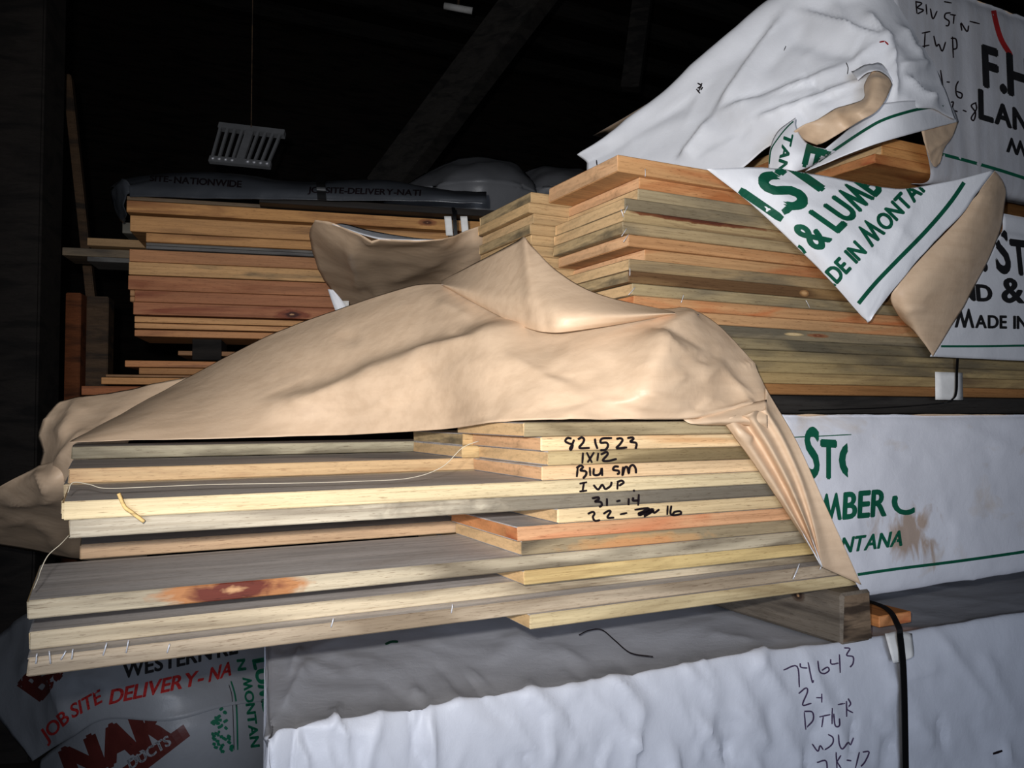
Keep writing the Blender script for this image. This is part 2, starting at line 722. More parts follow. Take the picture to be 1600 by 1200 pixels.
def planked(name, c0, along, up, width, rows, th, mat):
    """a wall or roof deck of lapped planks running along one direction"""
    c0, along, up = Vector(c0), Vector(along), Vector(up)
    nrm = along.cross(up).normalized()
    V, Fc = [], []
    for r in range(rows):
        a = c0 + up.normalized() * (r * width)
        b = a + up.normalized() * (width * 1.001)
        lap = nrm * (th * (1 + .5 * (r % 2)))
        base = len(V)
        V += [a, a + along, b + along, b, a + lap, a + along + lap, b + along + lap, b + lap]
        for f in ((0, 3, 2, 1), (4, 5, 6, 7), (0, 1, 5, 4), (2, 3, 7, 6), (1, 2, 6, 5), (3, 0, 4, 7)):
            Fc.append(tuple(base + i for i in f))
    return struct(link(name, V, Fc, [mat]))


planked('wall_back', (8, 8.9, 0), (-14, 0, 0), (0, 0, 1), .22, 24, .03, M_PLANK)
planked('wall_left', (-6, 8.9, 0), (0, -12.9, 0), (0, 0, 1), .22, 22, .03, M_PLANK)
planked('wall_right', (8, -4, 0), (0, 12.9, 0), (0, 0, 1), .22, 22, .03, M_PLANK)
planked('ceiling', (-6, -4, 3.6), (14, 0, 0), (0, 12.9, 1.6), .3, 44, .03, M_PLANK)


def beam(name, a, b, wd, ht, mat, label, cat, group=None):
    a, b = Vector(a), Vector(b)
    d = (b - a).normalized()
    side = d.cross(Vector((0, 0, 1)))
    if side.length < .1:
        side = Vector((1, 0, 0))
    side = side.normalized() * wd
    top = side.cross(d).normalized() * ht
    o = slab(name, a - side / 2 - top / 2, b - a, side, top, [mat], bev=.004)
    return tag(o, label, cat, group)


# roof purlins, faintly seen running across the dark
for i in range(7):
    y = 3.2 + i * .85
    z = 3.6 + (y + 4) * 1.6 / 12.9 - .10
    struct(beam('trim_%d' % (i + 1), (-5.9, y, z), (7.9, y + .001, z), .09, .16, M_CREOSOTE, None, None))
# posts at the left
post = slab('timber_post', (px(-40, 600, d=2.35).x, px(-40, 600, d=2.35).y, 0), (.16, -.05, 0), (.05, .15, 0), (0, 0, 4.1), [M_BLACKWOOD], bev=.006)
tag(post, 'near-black square timber post at the left edge of the photo, full height', 'post')
M_ORANGEPOST = wood((128, 74, 44), (84, 56, 40), .4, rough=.8)
p = px(100, 600, d=2.85)
tag(slab('rack_post', (p.x, p.y, 0), (.048, -.012, 0), (.02, .09, 0), (0, 0, 1.42), [M_ORANGEPOST], bev=.003),
    'reddish brown rack upright rising left of the dim stack of planks', 'post')
p = px(133, 600, d=2.9)
tag(slab('rack_post', (p.x, p.y, 0), (.07, -.016, 0), (.02, .09, 0), (0, 0, 1.415), [M_DARKWOOD], bev=.003),
    'dark brown rack upright just right of the reddish one', 'post')
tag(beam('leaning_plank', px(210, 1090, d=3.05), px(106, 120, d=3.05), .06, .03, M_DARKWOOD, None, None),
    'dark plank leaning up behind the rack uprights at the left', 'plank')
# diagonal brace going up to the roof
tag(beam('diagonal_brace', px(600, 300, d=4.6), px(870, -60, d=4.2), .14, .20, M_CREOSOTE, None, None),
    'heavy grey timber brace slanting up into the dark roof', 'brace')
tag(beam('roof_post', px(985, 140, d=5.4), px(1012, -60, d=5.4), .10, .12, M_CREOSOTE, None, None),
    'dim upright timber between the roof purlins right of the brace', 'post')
# small lamp near the top
lamp = empty('roof_lamp', px(712, 12, d=4.9), 'small pale cylindrical lamp fitting near the roof at the top edge', 'lamp')
tube('lamp_body', [px(694, 9, d=4.9), px(738, 17, d=4.9)], .02, M_CARD, lamp, n=12)
tube('mounting_rod', [px(716, 10, d=4.9), px(720, -70, d=4.9)], .008, M_DARKWOOD, lamp)

# ------------------------------------------------------------------ slotted grille hanging in the dark
gr = empty('hanging_grille', px(388, 226, d=3.3), 'pale slotted grille hanging by a wire in the dark above the dim stack', 'grille')
M_GRILLE = plain('grille_white', (112, 113, 115), .4, .5)
g0, g1, g2, g3 = px(342, 190, d=3.3), px(445, 202, d=3.3), px(420, 260, d=3.22), px(325, 251, d=3.22)


def gq(a, b):
    return g0.lerp(g1, a).lerp(g3.lerp(g2, a), b)


gn = (g1 - g0).cross(g3 - g0).normalized()


def gbar(name, a0, a1, b0, b1, th):
    c = gq(a0, b0)
    slab(name, c, gq(a1, b0) - c, gq(a0, b1) - c, gn * th, [M_GRILLE], gr, bev=.0015)


gbar('top_rail', 0, 1, 0, .13, .03)
gbar('bottom_rail', 0, 1, .86, 1, .02)
for k in range(4):
    gbar('slat', .02 + k * .112, .06 + k * .112, .13, .86, .014)
    gbar('slat', .60 + k * .112, .64 + k * .112, .13, .86, .014)
gbar('centre_slat', .43, .55, .13, .86, .016)
for k in range(4):
    for s0 in (.03, .60):
        c = gq(s0 + .035 + k * .105, .93) - gn * .004
        tube('rivet', [c, c + gn * .03], .006, M_STEEL, gr, n=8)
tube('hanger_wire', [gq(.5, .05), gq(.5, .05) + Vector((0, 0, .9)), gq(.5, .05) + Vector((0, .0, 3.0))], .0022, M_DARKWOOD, gr)

# ------------------------------------------------------------------ open lower bundle
T = .0203
Z0 = .703
YL = 1.0
WB = .232
XE = 3.6


def ux(u, Y):
    return px(u, 800, Y=Y).x


END_TAN = wood((226, 190, 142), (140, 128, 104), .35, end=True)
END_PALE = wood((228, 190, 138), (150, 140, 116), .25, end=True)
END_PINK = wood((228, 182, 138), (170, 132, 100), .25, end=True)
END_ORANGE = wood((218, 150, 98), (160, 80, 50), .45, end=True)
END_GREY = wood((196, 170, 128), (110, 106, 92), .55, end=True)

GREY = (196, 180, 148)
PALE = (226, 200, 150)
LB = {}
M_PLANED = wood((206, 200, 196), (172, 168, 164), .3, rough=.7)


def lower(i, u, dy, base, st, amt, endm, label, knots=(), col=0, dz=0.0, w=WB):
    y = YL + col * .2345 + dy
    x = ux(u, y)
    o = board(label, (x, y, Z0 + i * T + dz), XE - x, w, T - .0006, wood(base, st, amt, knots), endm, ragged=.0012, facemat=M_PLANED, group='boards of the open lower bundle')
    LB[(i, col)] = o
    return o


lower(0, 828, .000, (208, 188, 146), (146, 134, 108), .5, END_PALE, 'lowest short board of the open lower bundle, blond end tucked under the stapled board')
lower(1, 48, .004, (184, 166, 142), (132, 122, 106), .4, END_GREY, 'lowest long board of the open lower bundle, a row of staples in its edge')
lower(2, 50, .032, (198, 182, 154), (120, 112, 98), .5, END_GREY, 'second long board from the bottom, set back above the stapled one', w=.199)
lower(3, 819, .000, (218, 190, 132), (150, 132, 98), .5, END_PALE, 'yellowish short board whose corner shows just under the board with the red knot')
lower(4, 46, -.002, (192, 178, 152), (108, 102, 90), .55, END_GREY, 'long board with a big red-brown knot near its left end',
      knots=((.205, .010, .085, .026, (104, 48, 36), (178, 122, 78)),))
lower(5, 815, .000, (156, 139, 110), (88, 83, 73), .6, END_TAN, 'grey-brown short board directly under the orange board, tan sawn end',
      knots=((.19, .004, .13, .014, (200, 146, 98), (188, 150, 106)),))
lower(6, 808, -.004, (216, 164, 122), (188, 112, 74), .45, END_ORANGE, 'short board with a strong orange edge and red-flecked sawn end')
lower(7, 872, .000, (222, 196, 152), (150, 134, 108), .35, END_TAN, 'pale short board with 22-16 in marker, resting on the orange board')
lower(8, 108, .002, (192, 181, 160), (120, 113, 100), .5, END_GREY, 'grey long board with 31-14 in marker and dark grain flecks',
      knots=((1.02, .010, .62, .09, (116, 108, 95), (132, 123, 107)),))
lower(9, 98, -.003, (216, 196, 156), (186, 162, 126), .3, END_PALE, 'pale yellow long board with IWP in marker, brightest of the long edges')
lower(10, 847, .000, (224, 192, 150), (196, 170, 136), .25, END_PINK, 'pinkish short board with Blu sm in marker')
lower(11, 856, .000, (186, 164, 122), (118, 108, 84), .55, END_TAN, 'greenish grey short board with 1X12 in marker')
lower(12, 846, .000, (238, 206, 160), (200, 160, 116), .25, END_PINK, 'tan short board with the number 821523 in marker, salmon coloured end')
lower(13, 819, .000, (176, 158, 124), (126, 118, 96), .5, END_TAN, 'topmost short board of the open lower bundle, right under the paper')
# the second and third columns behind the front one
lower(5, 126, .006, (190, 158, 124), (120, 84, 70), .35, END_GREY, 'brownish long board set back between the grey one and the knotted one', col=1)
lower(10, 106, .004, (200, 168, 126), (150, 118, 86), .4, END_GREY, 'brown long board just above the pale yellow one, set back behind the short ends', col=1)
lower(11, 722, .0, (206, 176, 126), (140, 126, 100), .4, END_TAN, 'set-back short board behind the 1X12 one, tan end with grey corner', col=1)
lower(12, 722, .0, (214, 178, 126), (150, 140, 112), .5, END_GREY, 'set-back short board behind the salmon end, half tan half grey end', col=1)
lower(9, 100, .010, (180, 160, 128), (120, 110, 94), .4, END_GREY, 'set-back board hidden mostly behind the pale yellow long one', col=1)
lower(8, 96, .004, (190, 170, 136), (120, 110, 94), .4, END_GREY, 'set-back board whose stub end pokes out below the pale yellow one at the left', col=1)
for k in (0, 1, 2, 3, 4, 6, 7):
    lower(k, 732 if k != 6 else 722, .0, (206, 180, 136), (140, 128, 104),   .4, END_TAN, 'inner board of the second column in the open lower bundle, %s layer from the bottom' % ('first', 'second', 'third', 'fourth', 'fifth', '', 'seventh', 'eighth')[k], col=1)
lower(11, 110, .010, (176, 166, 140), (112, 108, 94), .5, END_GREY, 'grey weathered long board at the top left, right under the paper', col=2, w=.13)
lower(10, 632, .0, (206, 172, 118), (140, 110, 76), .4, END_TAN, 'set-back short board under the grey weathered board, seen in a dark gap', col=2)
lower(9, 634, .0, (200, 168, 118), (130, 110, 80), .4, END_TAN, 'inner board of the third column, second under the dark gap', col=2)

face_L = quad_bvh([(-.5, YL - .004, .6), (3.5, YL - .004, .6), (3.5, YL - .004, 1.1), (-.5, YL - .004, 1.1)])
HW = {
    12: [[(265, 155), (225, 150), (205, 180), (235, 200), (275, 215), (260, 262), (250, 250), (270, 215), (290, 165)],
         [(325, 165), (360, 145), (385, 160), (375, 195), (340, 245), (440, 245)], [(490, 155), (495, 200), (515, 255)],
         [(655, 150), (560, 155), (545, 195), (600, 195), (615, 225), (590, 262), (540, 268)],
         [(695, 160), (735, 152), (755, 170), (730, 210), (700, 248), (800, 240)],
         [(800, 150), (850, 145), (860, 160), (830, 185), (880, 195), (890, 215), (880, 255)]],
    11: [[(375, 290), (368, 395)], [(410, 288), (462, 388)], [(482, 286), (418, 386)], [(522, 292), (512, 372)],
         [(545, 310), (600, 285), (610, 310), (565, 365), (620, 370), (700, 350)]],
    10: [[(325, 430), (315, 525)], [(310, 440), (350, 415), (375, 430), (350, 460), (400, 470), (405, 500), (375, 540)],
         [(440, 430), (445, 515)], [(480, 440), (478, 500), (520, 505), (545, 480), (555, 440), (560, 515)],
         [(720, 425), (680, 425), (665, 455), (715, 465), (720, 490), (700, 495)],
         [(760, 425), (755, 510), (775, 440), (800, 430), (815, 490), (825, 430), (855, 410), (880, 440), (885, 490)]],
    9: [[(340, 590), (415, 575)], [(385, 580), (370, 660)], [(340, 665), (415, 655)],
        [(475, 600), (520, 645), (560, 600), (590, 640), (640, 610), (650, 570)],
        [(710, 570), (705, 645)], [(700, 575), (745, 560), (765, 580), (720, 610)], [(855, 655), (875, 655)]],
    8: [[(460, 730), (520, 720), (525, 740), (490, 760), (545, 765), (555, 795), (530, 815)], [(605, 730), (605, 805)],
        [(695, 760), (735, 750)], [(815, 730), (812, 795)], [(860, 720), (855, 750), (905, 750)], [(912, 690), (905, 800)]],
    7: [[(420, 880), (470, 860), (485, 880), (470, 910), (490, 945), (540, 940)], [(570, 880), (620, 850), (640, 860), (610, 915), (675, 915)],
        [(730, 885), (800, 870)], [(870, 840), (1010, 825), (900, 880), (1050, 830), (910, 895), (1060, 845), (960, 905), (1040, 850), (1060, 870), (1110, 835)],
        [(1190, 800), (1185, 890)], [(1225, 800), (1215, 870), (1235, 890), (1270, 890), (1315, 880), (1310, 855), (1260, 860), (1235, 885)]],
}
for k, ls in HW.items():
    o = strokes(ls, .1625, (850, 660), 3.6 if k != 7 else 3.4, [face_L], M_INK, LB[(k, 0)], 'marker_writing', lift=0)


# staples in the stapled board and a few others
def staple(u, v, parent, Y, ln=16, tilt=3, r=.0009):
    a = px(u + tilt, v - ln / 2, Y=Y - .002)
    b = px(u - tilt, v + ln / 2, Y=Y - .002)
    tube('staple', [a, a.lerp(b, .5) + Vector((0, -.0006, 0)), b], r, M_STEEL, parent, n=5, samples=2)


for (u, v, ln, tl) in ((57, 1029, 16, 1), (78, 1027, 20, -1), (99, 1024, 14, 4), (113, 1022, 16, 1), (164, 1014, 20, 3), (199, 1010, 20, 2), (263, 1013, 14, 2), (519, 973, 14, 2)):
    staple(u, v, LB[(1, 0)], YL + .004, ln, tl)
staple(706, 951, LB[(1, 0)], YL + .003, 14, 1)
staple(1244, 893, LB[(1, 0)], YL, 24, 5, r=.0012)
staple(1283, 884, LB[(3, 0)], YL, 12, 2)

M_THREAD = plain('thread', (190, 180, 160), .7)
# a splinter hanging on the pale long board and a loose thread of wrapper
spl = tag(tube('wood_splinter', [px(185, 771, Y=.985), px(194, 791, Y=.985), px(205, 800, Y=.984), px(225, 815, Y=.985)], .0022, wood((232, 196, 130), end=True), n=5),
          'small pale splinter hanging on the pale yellow long board', 'splinter')
tag(tube('loose_thread', [px(106, 770, Y=.992), px(114, 754, Y=.990), px(140, 757, Y=.99), px(165, 763, Y=.988), px(230, 761, Y=.989), px(330, 757, Y=.992), px(450, 755, Y=.992), px(560, 752, Y=.99),
                          px(640, 747, Y=.99), px(690, 730, Y=.985), px(722, 700, Y=.98), px(748, 689, Y=.98)], .0005, M_THREAD, n=5),
    'pale loose thread drooping across the long board edges', 'thread')
tag(tube('loose_thread', [px(108, 836, Y=.99), px(95, 850, Y=.98), px(75, 868, Y=.975), px(64, 890, Y=.975), px(60, 903, Y=.98), px(52, 921, Y=.985)], .0005, M_THREAD, n=5),
    'short thread dangling at the left ends of the long boards', 'thread')

# the block under the bundle
xb = px(1310, 950, Y=.975).x
kn = px(1247, 933, X=xb)
M_BLOCK = wood((118, 108, 96), (74, 69, 64), .5, knots=((kn.y - .968, kn.z - (Z0 - .0895), .016, .012, (60, 46, 38), (92, 78, 66), .072),), rough=.85)
M_BLOCKEND = wood((124, 104, 84), (54, 46, 40), .6, end=True, rough=.95)
xb = px(1310, 950, Y=.975).x
blk = board('weathered square timber block under the open lower bundle, rough dark end grain', (xb + .072, .968, Z0 - .0865), .85, .072, .0855, M_BLOCK, M_BLOCKEND,
            rz=math.pi / 2, name='timber_block', cat='block', ragged=.003, bev=.005)
# second block further along, mostly hidden
board('far timber block under the wrapped part of the lower bundle', (2.75, 1.02, Z0 - .0855), .8, .072, .0845, M_BLOCK, M_BLOCKEND, rz=math.pi / 2, name='timber_block', cat='block', bev=.005)

# ------------------------------------------------------------------ open upper bundle
YU = 1.12
ZT = 1.399                       # underside of the thick top board
UB = {}
ORDN = ['', 'top', 'second', 'third', 'fourth', 'fifth', 'sixth', 'seventh', 'eighth', 'ninth', 'tenth', 'eleventh', 'twelfth', 'thirteenth',
        'fourteenth', 'fifteenth', 'sixteenth', 'seventeenth', 'eighteenth', 'nineteenth']


def upper(k, u, dy, base, st, amt, endm, label, knots=(), col=0, th=None, dz=0.0, w=WB):
    y = YU + col * .2365 + dy
    x = ux(u, y)
    if k == 1 and th is None:
        z, h = ZT, .028
    else:
        z, h = ZT - (k - 1) * T, (th or T) - .0004
        if k == 1:
            z = ZT
    o = board(label, (x, y, z + dz), XE - x, w, h, wood(tuple(c * k for c, k in zip(base, (.90, .90, .93))), st, amt, knots), endm, ragged=.001, group='boards of the open upper bundle')
    UB[(k, col)] = o
    return o


upper(1, 968, -.004, (216, 164, 108), (170, 120, 80), .35, END_PINK, 'thick orange-tan top board of the open upper bundle, overhanging its corner')
upper(2, 1002, .006, (216, 160, 104), (160, 110, 70), .4, END_PINK, 'second board down in the open upper bundle, set in under the thick top board')
upper(3, 1000, .004, (176, 158, 120), (108, 104, 92), .6, END_TAN, 'third board down in the open upper bundle, grey stained edge')
upper(4, 979, .000, (186, 164, 120), (116, 112, 98), .6, END_TAN, 'fourth board down in the open upper bundle, three staples at its corner')
upper(5, 977, .000, (190, 164, 116), (84, 56, 36), .5, END_TAN, 'fifth board down in the open upper bundle, dark brown streak along its top',
      knots=((.16, .018, .16, .006, (84, 44, 30), (110, 66, 42)), (.52, .018, .24, .005, (84, 44, 30), (120, 76, 48))))
upper(6, 975, -.002, (186, 162, 118), (112, 108, 94), .6, END_GREY, 'sixth board down in the open upper bundle, grey corner with a staple')
upper(7, 984, .000, (214, 160, 106), (170, 124, 80), .4, END_PINK, 'seventh board down in the open upper bundle, warm orange sawn end')
upper(8, 1010, .006, (206, 160, 108), (170, 110, 70), .5, END_PINK, 'eighth board down in the open upper bundle, set in from its neighbours')
upper(9, 985, .000, (186, 158, 112), (116, 110, 94), .6, END_TAN, 'ninth board down in the open upper bundle, greyish face with staple')
upper(10, 984, -.002, (156, 124, 80), (96, 74, 52), .6, END_GREY, 'tenth board down in the open upper bundle, dark brown face with a pale knot',
      knots=((.40, .008, .012, .006, (190, 150, 104), (150, 110, 70)),))
upper(11, 990, .000, (188, 166, 120), (116, 112, 98), .6, END_TAN, 'eleventh board down in the open upper bundle, grey-tan, level with the paper fold')
upper(12, 992, .000, (208, 156, 104), (186, 118, 74), .45, END_ORANGE, 'bright orange board above the paper peak in the open upper bundle')
upper(13, 992, .001, (204, 158, 108), (180, 122, 80), .4, END_ORANGE, 'second orange board, just below the bright orange one in the upper bundle')
upper(14, 994, .000, (164, 148, 114), (100, 98, 88), .6, END_GREY, 'grey board with a brown pitch pocket in the lower part of the upper bundle',
      knots=((.42, .011, .028, .004, (112, 66, 46), (140, 96, 66)), (.36, .011, .025, .003, (206, 182, 140), (190, 164, 120))))
upper(15, 996, -.001, (150, 134, 98), (92, 90, 80), .6, END_GREY, 'dark grey-brown board below the pitch pocket one, fifth from the bottom')
upper(16, 996, .001, (168, 148, 104), (100, 96, 84), .55, END_GREY, 'fourth board from the bottom of the open upper bundle, grey olive')
upper(17, 998, .000, (182, 158, 108), (110, 104, 88), .5, END_TAN, 'third board from the bottom of the open upper bundle, behind the white card')
upper(18, 998, .000, (184, 156, 104), (112, 98, 80), .45, END_TAN, 'second board from the bottom of the open upper bundle')
upper(19, 1000, .002, (172, 122, 72), (120, 80, 50), .4, END_ORANGE, 'lowest board of the open upper bundle, reddish brown edge')
for k in range(1, 12):
    upper(k, 828 + (0, 2, -1, 6, 1, 3, -2, 4, 2, 0, 5, 3)[k], .0, (200, 166, 116), (150, 136, 106), .4, (END_TAN, END_GREY, END_PALE)[k % 3],
          '%s board of the second column in the open upper bundle, behind the thick board' % ORDN[k], col=1, th=T)
for (k, u, v, tl) in ((1, 1008, 270, 0), (4, 978, 327, 3), (4, 972, 333, -2), (6, 975, 363, 4), (6, 978, 372, 4), (9, 984, 425, 0), (10, 987, 455, 5), (11, 1066, 467, 2), (10, 1262, 475, -3)):
    staple(u, v, UB[(k, 0)], YU - .003, 12, tl, r=.0006)
for (k, u, v) in ((2, 940, 330), (4, 920, 395), (4, 880, 350)):
    pass
struct_dark = wood((50, 47, 44), (34, 33, 32), .5, rough=.85)
board('dark weathered timber strip lying under the open upper bundle', (1.04, 1.15, .9985), 2.56, .085, .0345, struct_dark, struct_dark, name='timber_strip', cat='timber strip')
board('dark inner timber strip under the back of the upper bundle', (1.04, 1.55, .9985), 2.56, .085, .0345, struct_dark, struct_dark, name='timber_strip', cat='timber strip')

# strap with white card at the lower edge of the upper bundle
stp = empty('strapping_band', px(1480, 610, Y=1.11), 'black strapping band with white card corner on the upper bundle', 'strap')
c0, c1 = px(1461, 581, Y=1.117), px(1504, 581, Y=1.117)
zb = px(1480, 627, Y=1.117).z
card = [[(c0.x + (c1.x - c0.x) * a, 1.1165, c0.z + (zb - c0.z) * b) for a in (0, .5, 1)] for b in (0, .5, .95)] + \
       [[(c0.x - .02 + (c1.x - c0.x) * a, 1.118 + .0, zb - .0015) for a in (0, .5, 1)], [(c0.x - .05 + (c1.x - c0.x) * a, 1.17, zb - .004) for a in (0, .5, 1)]]
Sheet('card_corner', card[:3], [M_CARD], stp, n=2, m=3, amp=.0006, thick=.0012)
sx = px(1493, 570, Y=1.11)
band('band', [px(1497, 545, Y=1.10), px(1495, 580, Y=1.112), px(1494, 612, Y=1.112), px(1488, 624, Y=1.115), px(1470, 630, Y=1.132), px(1380, 637, Y=1.138), px(1250, 641, Y=1.14)],
     (1, .1, .1), .009, .0012, M_STRAP, stp)

# ------------------------------------------------------------------ wrapper of the lower bundle
lw = empty('lumber_wrapper', (1.6, .99, .70), 'lower bundle wrapper, tan paper peeled up over the open boards, white printed cover right', 'wrapper')


def P3(rows):
    return [[px(*(q[:2]), Y=q[2]) for q in r] for r in rows]


# still-closed part
uu = [(1222, 1346), (1300, 1382), (1400, 1450), (1500, 1540), (1620, 1640), (1850, 1850), (2300, 2300)]
rows = []
for (Yt, Zt) in ((1.9, .995), (1.3, .996), (1.02, .9955)):
    rows.append([Vector((ux(a, .985) + .02 * (Yt - .98), Yt, Zt)) for a, b in uu])
for f, yy in ((0.0, .988), (.12, .982), (.35, .978), (.65, .976), (.9, .974), (1.0, .98)):
    r = []
    for a, b in uu:
        u = a + (b - a) * f
        X = ux(u, yy)
        zb = .690 + .008 * min(1, max(0, (X - 1.2) / 1.2))
        r.append(Vector((X, yy, .9925 + (zb - .9925) * f)))
    rows.append(r)
rows.append([Vector((p.x, .992, p.z + .001)) for p in rows[-1]])
cover = Sheet('closed_cover', rows, [M_WHITE_DIRTY, M_TAN], lw, n=14, m=7, amp=.0022, scale=9, seed=2, stretch=(.8, 1, 1.2),
              folds=[((1480, 660), (1600, 712), .005, 14), ((1440, 662), (1530, 700), .003, 8), ((1265, 668), (1420, 672), .002, 4), ((1300, 835), (1345, 800), .003, 8),
                     ((1470, 770), (1500, 850), .003, 10)] + creases(34, (1300, 660, 1600, 890), (20, 120), (30, 90), .0022, 8, 7))
B = [cover.bvh]
print_text('St', (1258, 744), (1306, 747), (0, -76), B, M_GREEN, cover.obj, small=.77, bold=.035)
V, Fc, wd = lay_text('o', 1, .035)
V2 = [v for v in V]
lim = .30 * wd
sel = {i for i, v in enumerate(V) if v[0] < lim}
press('lettering', V, [f for f in Fc if all(i in sel for i in f)], lambda a, b: px(1312 + a / wd * 44, 746 - b * 56, d=1.3), B, M_GREEN, cover.obj)
print_text('Lumber', (1230, 818), (1384, 805), (2, -42), B, M_GREEN, cover.obj, small=.98, bold=.035)
V, Fc, wd = lay_text('C', 1, .03)
sel = {i for i, v in enumerate(V) if v[1] < .72}
press('lettering', V, [f for f in Fc if all(i in sel for i in f)], lambda a, b: px(1394 + a / wd * 34, 803 - b * 40, d=1.3), B, M_GREEN, cover.obj)
print_text('montana', (1266, 870), (1409, 852), (5, -24), B, M_GREEN, cover.obj, small=1.0, bold=.035)
strokes([[(1325, 900), (1400, 889), (1480, 879), (1560, 868), (1640, 856)]], 1, (0, 0), 4.6, B, M_GREEN, cover.obj, 'printed_line')
strokes([[(1225, 684), (1290, 681), (1330, 679)]], 1, (0, 0), 1.6, B, M_GREEN, cover.obj, 'printed_line')

# tan lining standing up from the front edge of the boards
bot = [(108, 690, 1.455), (200, 688, 1.44), (320, 685, 1.42), (440, 682, 1.39), (560, 679, 1.33), (690, 671, 1.20), (760, 661, 1.07), (860, 656, .992), (980, 656, .988), (1080, 655, .984), (1140, 650, .982), (1192, 638, .98)]
top = [(118, 683, 1.50), (204, 638, 1.60), (300, 586, 1.66), (426, 522, 1.62), (550, 474, 1.52), (660, 444, 1.44), (745, 452, 1.34), (850, 492, 1.19), (960, 486, 1.108), (1088, 489, 1.086), (1162, 549, 1.06), (1200, 614, 1.01)]
mid = []
for f, bulge, dv in ((.3, .028, 0), (.62, .042, 0), (.86, .028, 0)):
    r = []
    for k, (b, t) in enumerate(zip(bot, top)):
        q = (b[0] + (t[0] - b[0]) * f, b[1] + (t[1] - b[1]) * f, b[2] + (t[2] - b[2]) * f - bulge * (1 if k > 0 else .2) * (1 if k < 10 else .15))
        r.append(q)
    mid.append(r)
lining = Sheet('peeled_lining', P3([bot] + mid + [top]), [M_TAN, M_WHITE], lw, n=12, m=16, amp=.0016, scale=6, seed=4, thick=.0008,
      folds=[((520, 615), (840, 514), .030, 52, 3), ((430, 640), (600, 600), .010, 30, 3), ((640, 562), (770, 538), .006, 8), ((400, 640), (560, 610), .008, 22),
             ((690, 572), (900, 530), -.008, 24),
             ((1034, 523), (1090, 492), .012, 12), ((985, 645), (1038, 521), .034, 62, 3), ((1015, 575), (1036, 521), .006, 7), ((1060, 560), (1140, 540), .007, 12),
             ((1140, 540), (1030, 585), -.007, 14), ((1090, 600), (1130, 560), .006, 10), ((935, 625), (1010, 640), .006, 8, 1), ((880, 655), (940, 622), .006, 7, 1),
             ((1120, 570), (1180, 640), .006, 10), ((1185, 632), (1050, 655), .008, 5), ((700, 520), (760, 545), -.006, 12), ((680, 470), (740, 500), .006, 12),
             ((530, 520), (560, 530), -.006, 12), ((790, 560), (900, 610), .004, 10), ((900, 610), (960, 560), -.004, 12), ((840, 640), (935, 625), -.004, 10)] + creases(26, (820, 560, 1160, 650), (-60, 40), (30, 80), .0035, 8, 5) + creases(14, (400, 560, 820, 680), (-40, 20), (40, 110), .0025, 10, 6))

# the corner folded back on itself
fl_lo = [(690, 446, 1.40), (742, 474, 1.285), (792, 500, 1.19), (818, 511, 1.145), (834, 516, 1.115), (852, 519, 1.09), (885, 519, 1.06), (960, 508, 1.05), (1056, 491, 1.065)]
fl_hi = [(689, 439, 1.45), (733, 416, 1.37), (775, 394, 1.29), (806, 377, 1.245), (819, 370, 1.22), (833, 386, 1.20), (872, 424, 1.14), (940, 461, 1.085), (1054, 487, 1.075)]
fl_mi = [[(a[0] + (b[0] - a[0]) * f, a[1] + (b[1] - a[1]) * f, a[2] + (b[2] - a[2]) * f - g) for a, b in zip(fl_lo, fl_hi)] for f, g in ((.12, .016), (.35, .028), (.7, .015))]
fold = Sheet('folded_corner', P3([fl_lo] + fl_mi + [fl_hi]), [M_TAN, M_WHITE], lw, n=7, m=8, amp=.0008, scale=6, seed=5, thick=.0008,
      folds=[((800, 455), (830, 470), .002, 8)])
Sheet('folded_rim', P3([[(1034, 491, 1.07), (1060, 487, 1.068), (1092, 491, 1.066)], [(1030, 494, 1.064), (1060, 493, 1.06), (1090, 496, 1.058)]]), [M_WHITE, M_TAN], lw, n=5, m=3, amp=.0008, thick=.0006)

# the strip hanging down at the right end of the open boards
le = [(1126, 655, .984), (1160, 700, .980), (1200, 758, .978), (1242, 822, .977), (1283, 884, .978)]
ce = [(1196, 640, .962), (1225, 690, .958), (1252, 752, .958), (1272, 820, .962), (1285, 886, .972)]
re_ = [(1197, 606, 1.00), (1244, 688, .970), (1281, 770, .962), (1313, 840, .962), (1346, 914, .972)]
rows = []
for a, c, e in zip(le, ce, re_):
    def mx(p, q, f, dy=0):
        return tuple(p[i] + (q[i] - p[i]) * f for i in (0, 1)) + (p[2] + (q[2] - p[2]) * f + dy,)
    rows.append([a, mx(a, c, .2, -.010), mx(a, c, .42, .006), mx(a, c, .62, -.012), mx(a, c, .82, .004), c, mx(c, e, .3, .006), mx(c, e, .65, .004), e])
Sheet('hanging_strip', P3(rows), [M_TAN, M_WHITE], lw, n=6, m=12, amp=.0007, scale=8, seed=6, thick=.0008,
      folds=[((1150, 672), (1176, 690), .006, 6), ((1190, 642), (1130, 652), .006, 5)])
Sheet('pinched_fold', P3([[(1060, 648, .99), (1120, 640, .988), (1170, 630, .984), (1198, 624, .98)], [(1080, 662, .975), (1130, 657, .968), (1175, 655, .962), (1200, 655, .958)],
                          [(1100, 664, .984), (1140, 664, .982), (1172, 666, .974), (1200, 672, .968)]]), [M_TAN, M_WHITE], lw, n=6, m=5, amp=.0016, scale=14, seed=8, thick=.0006)

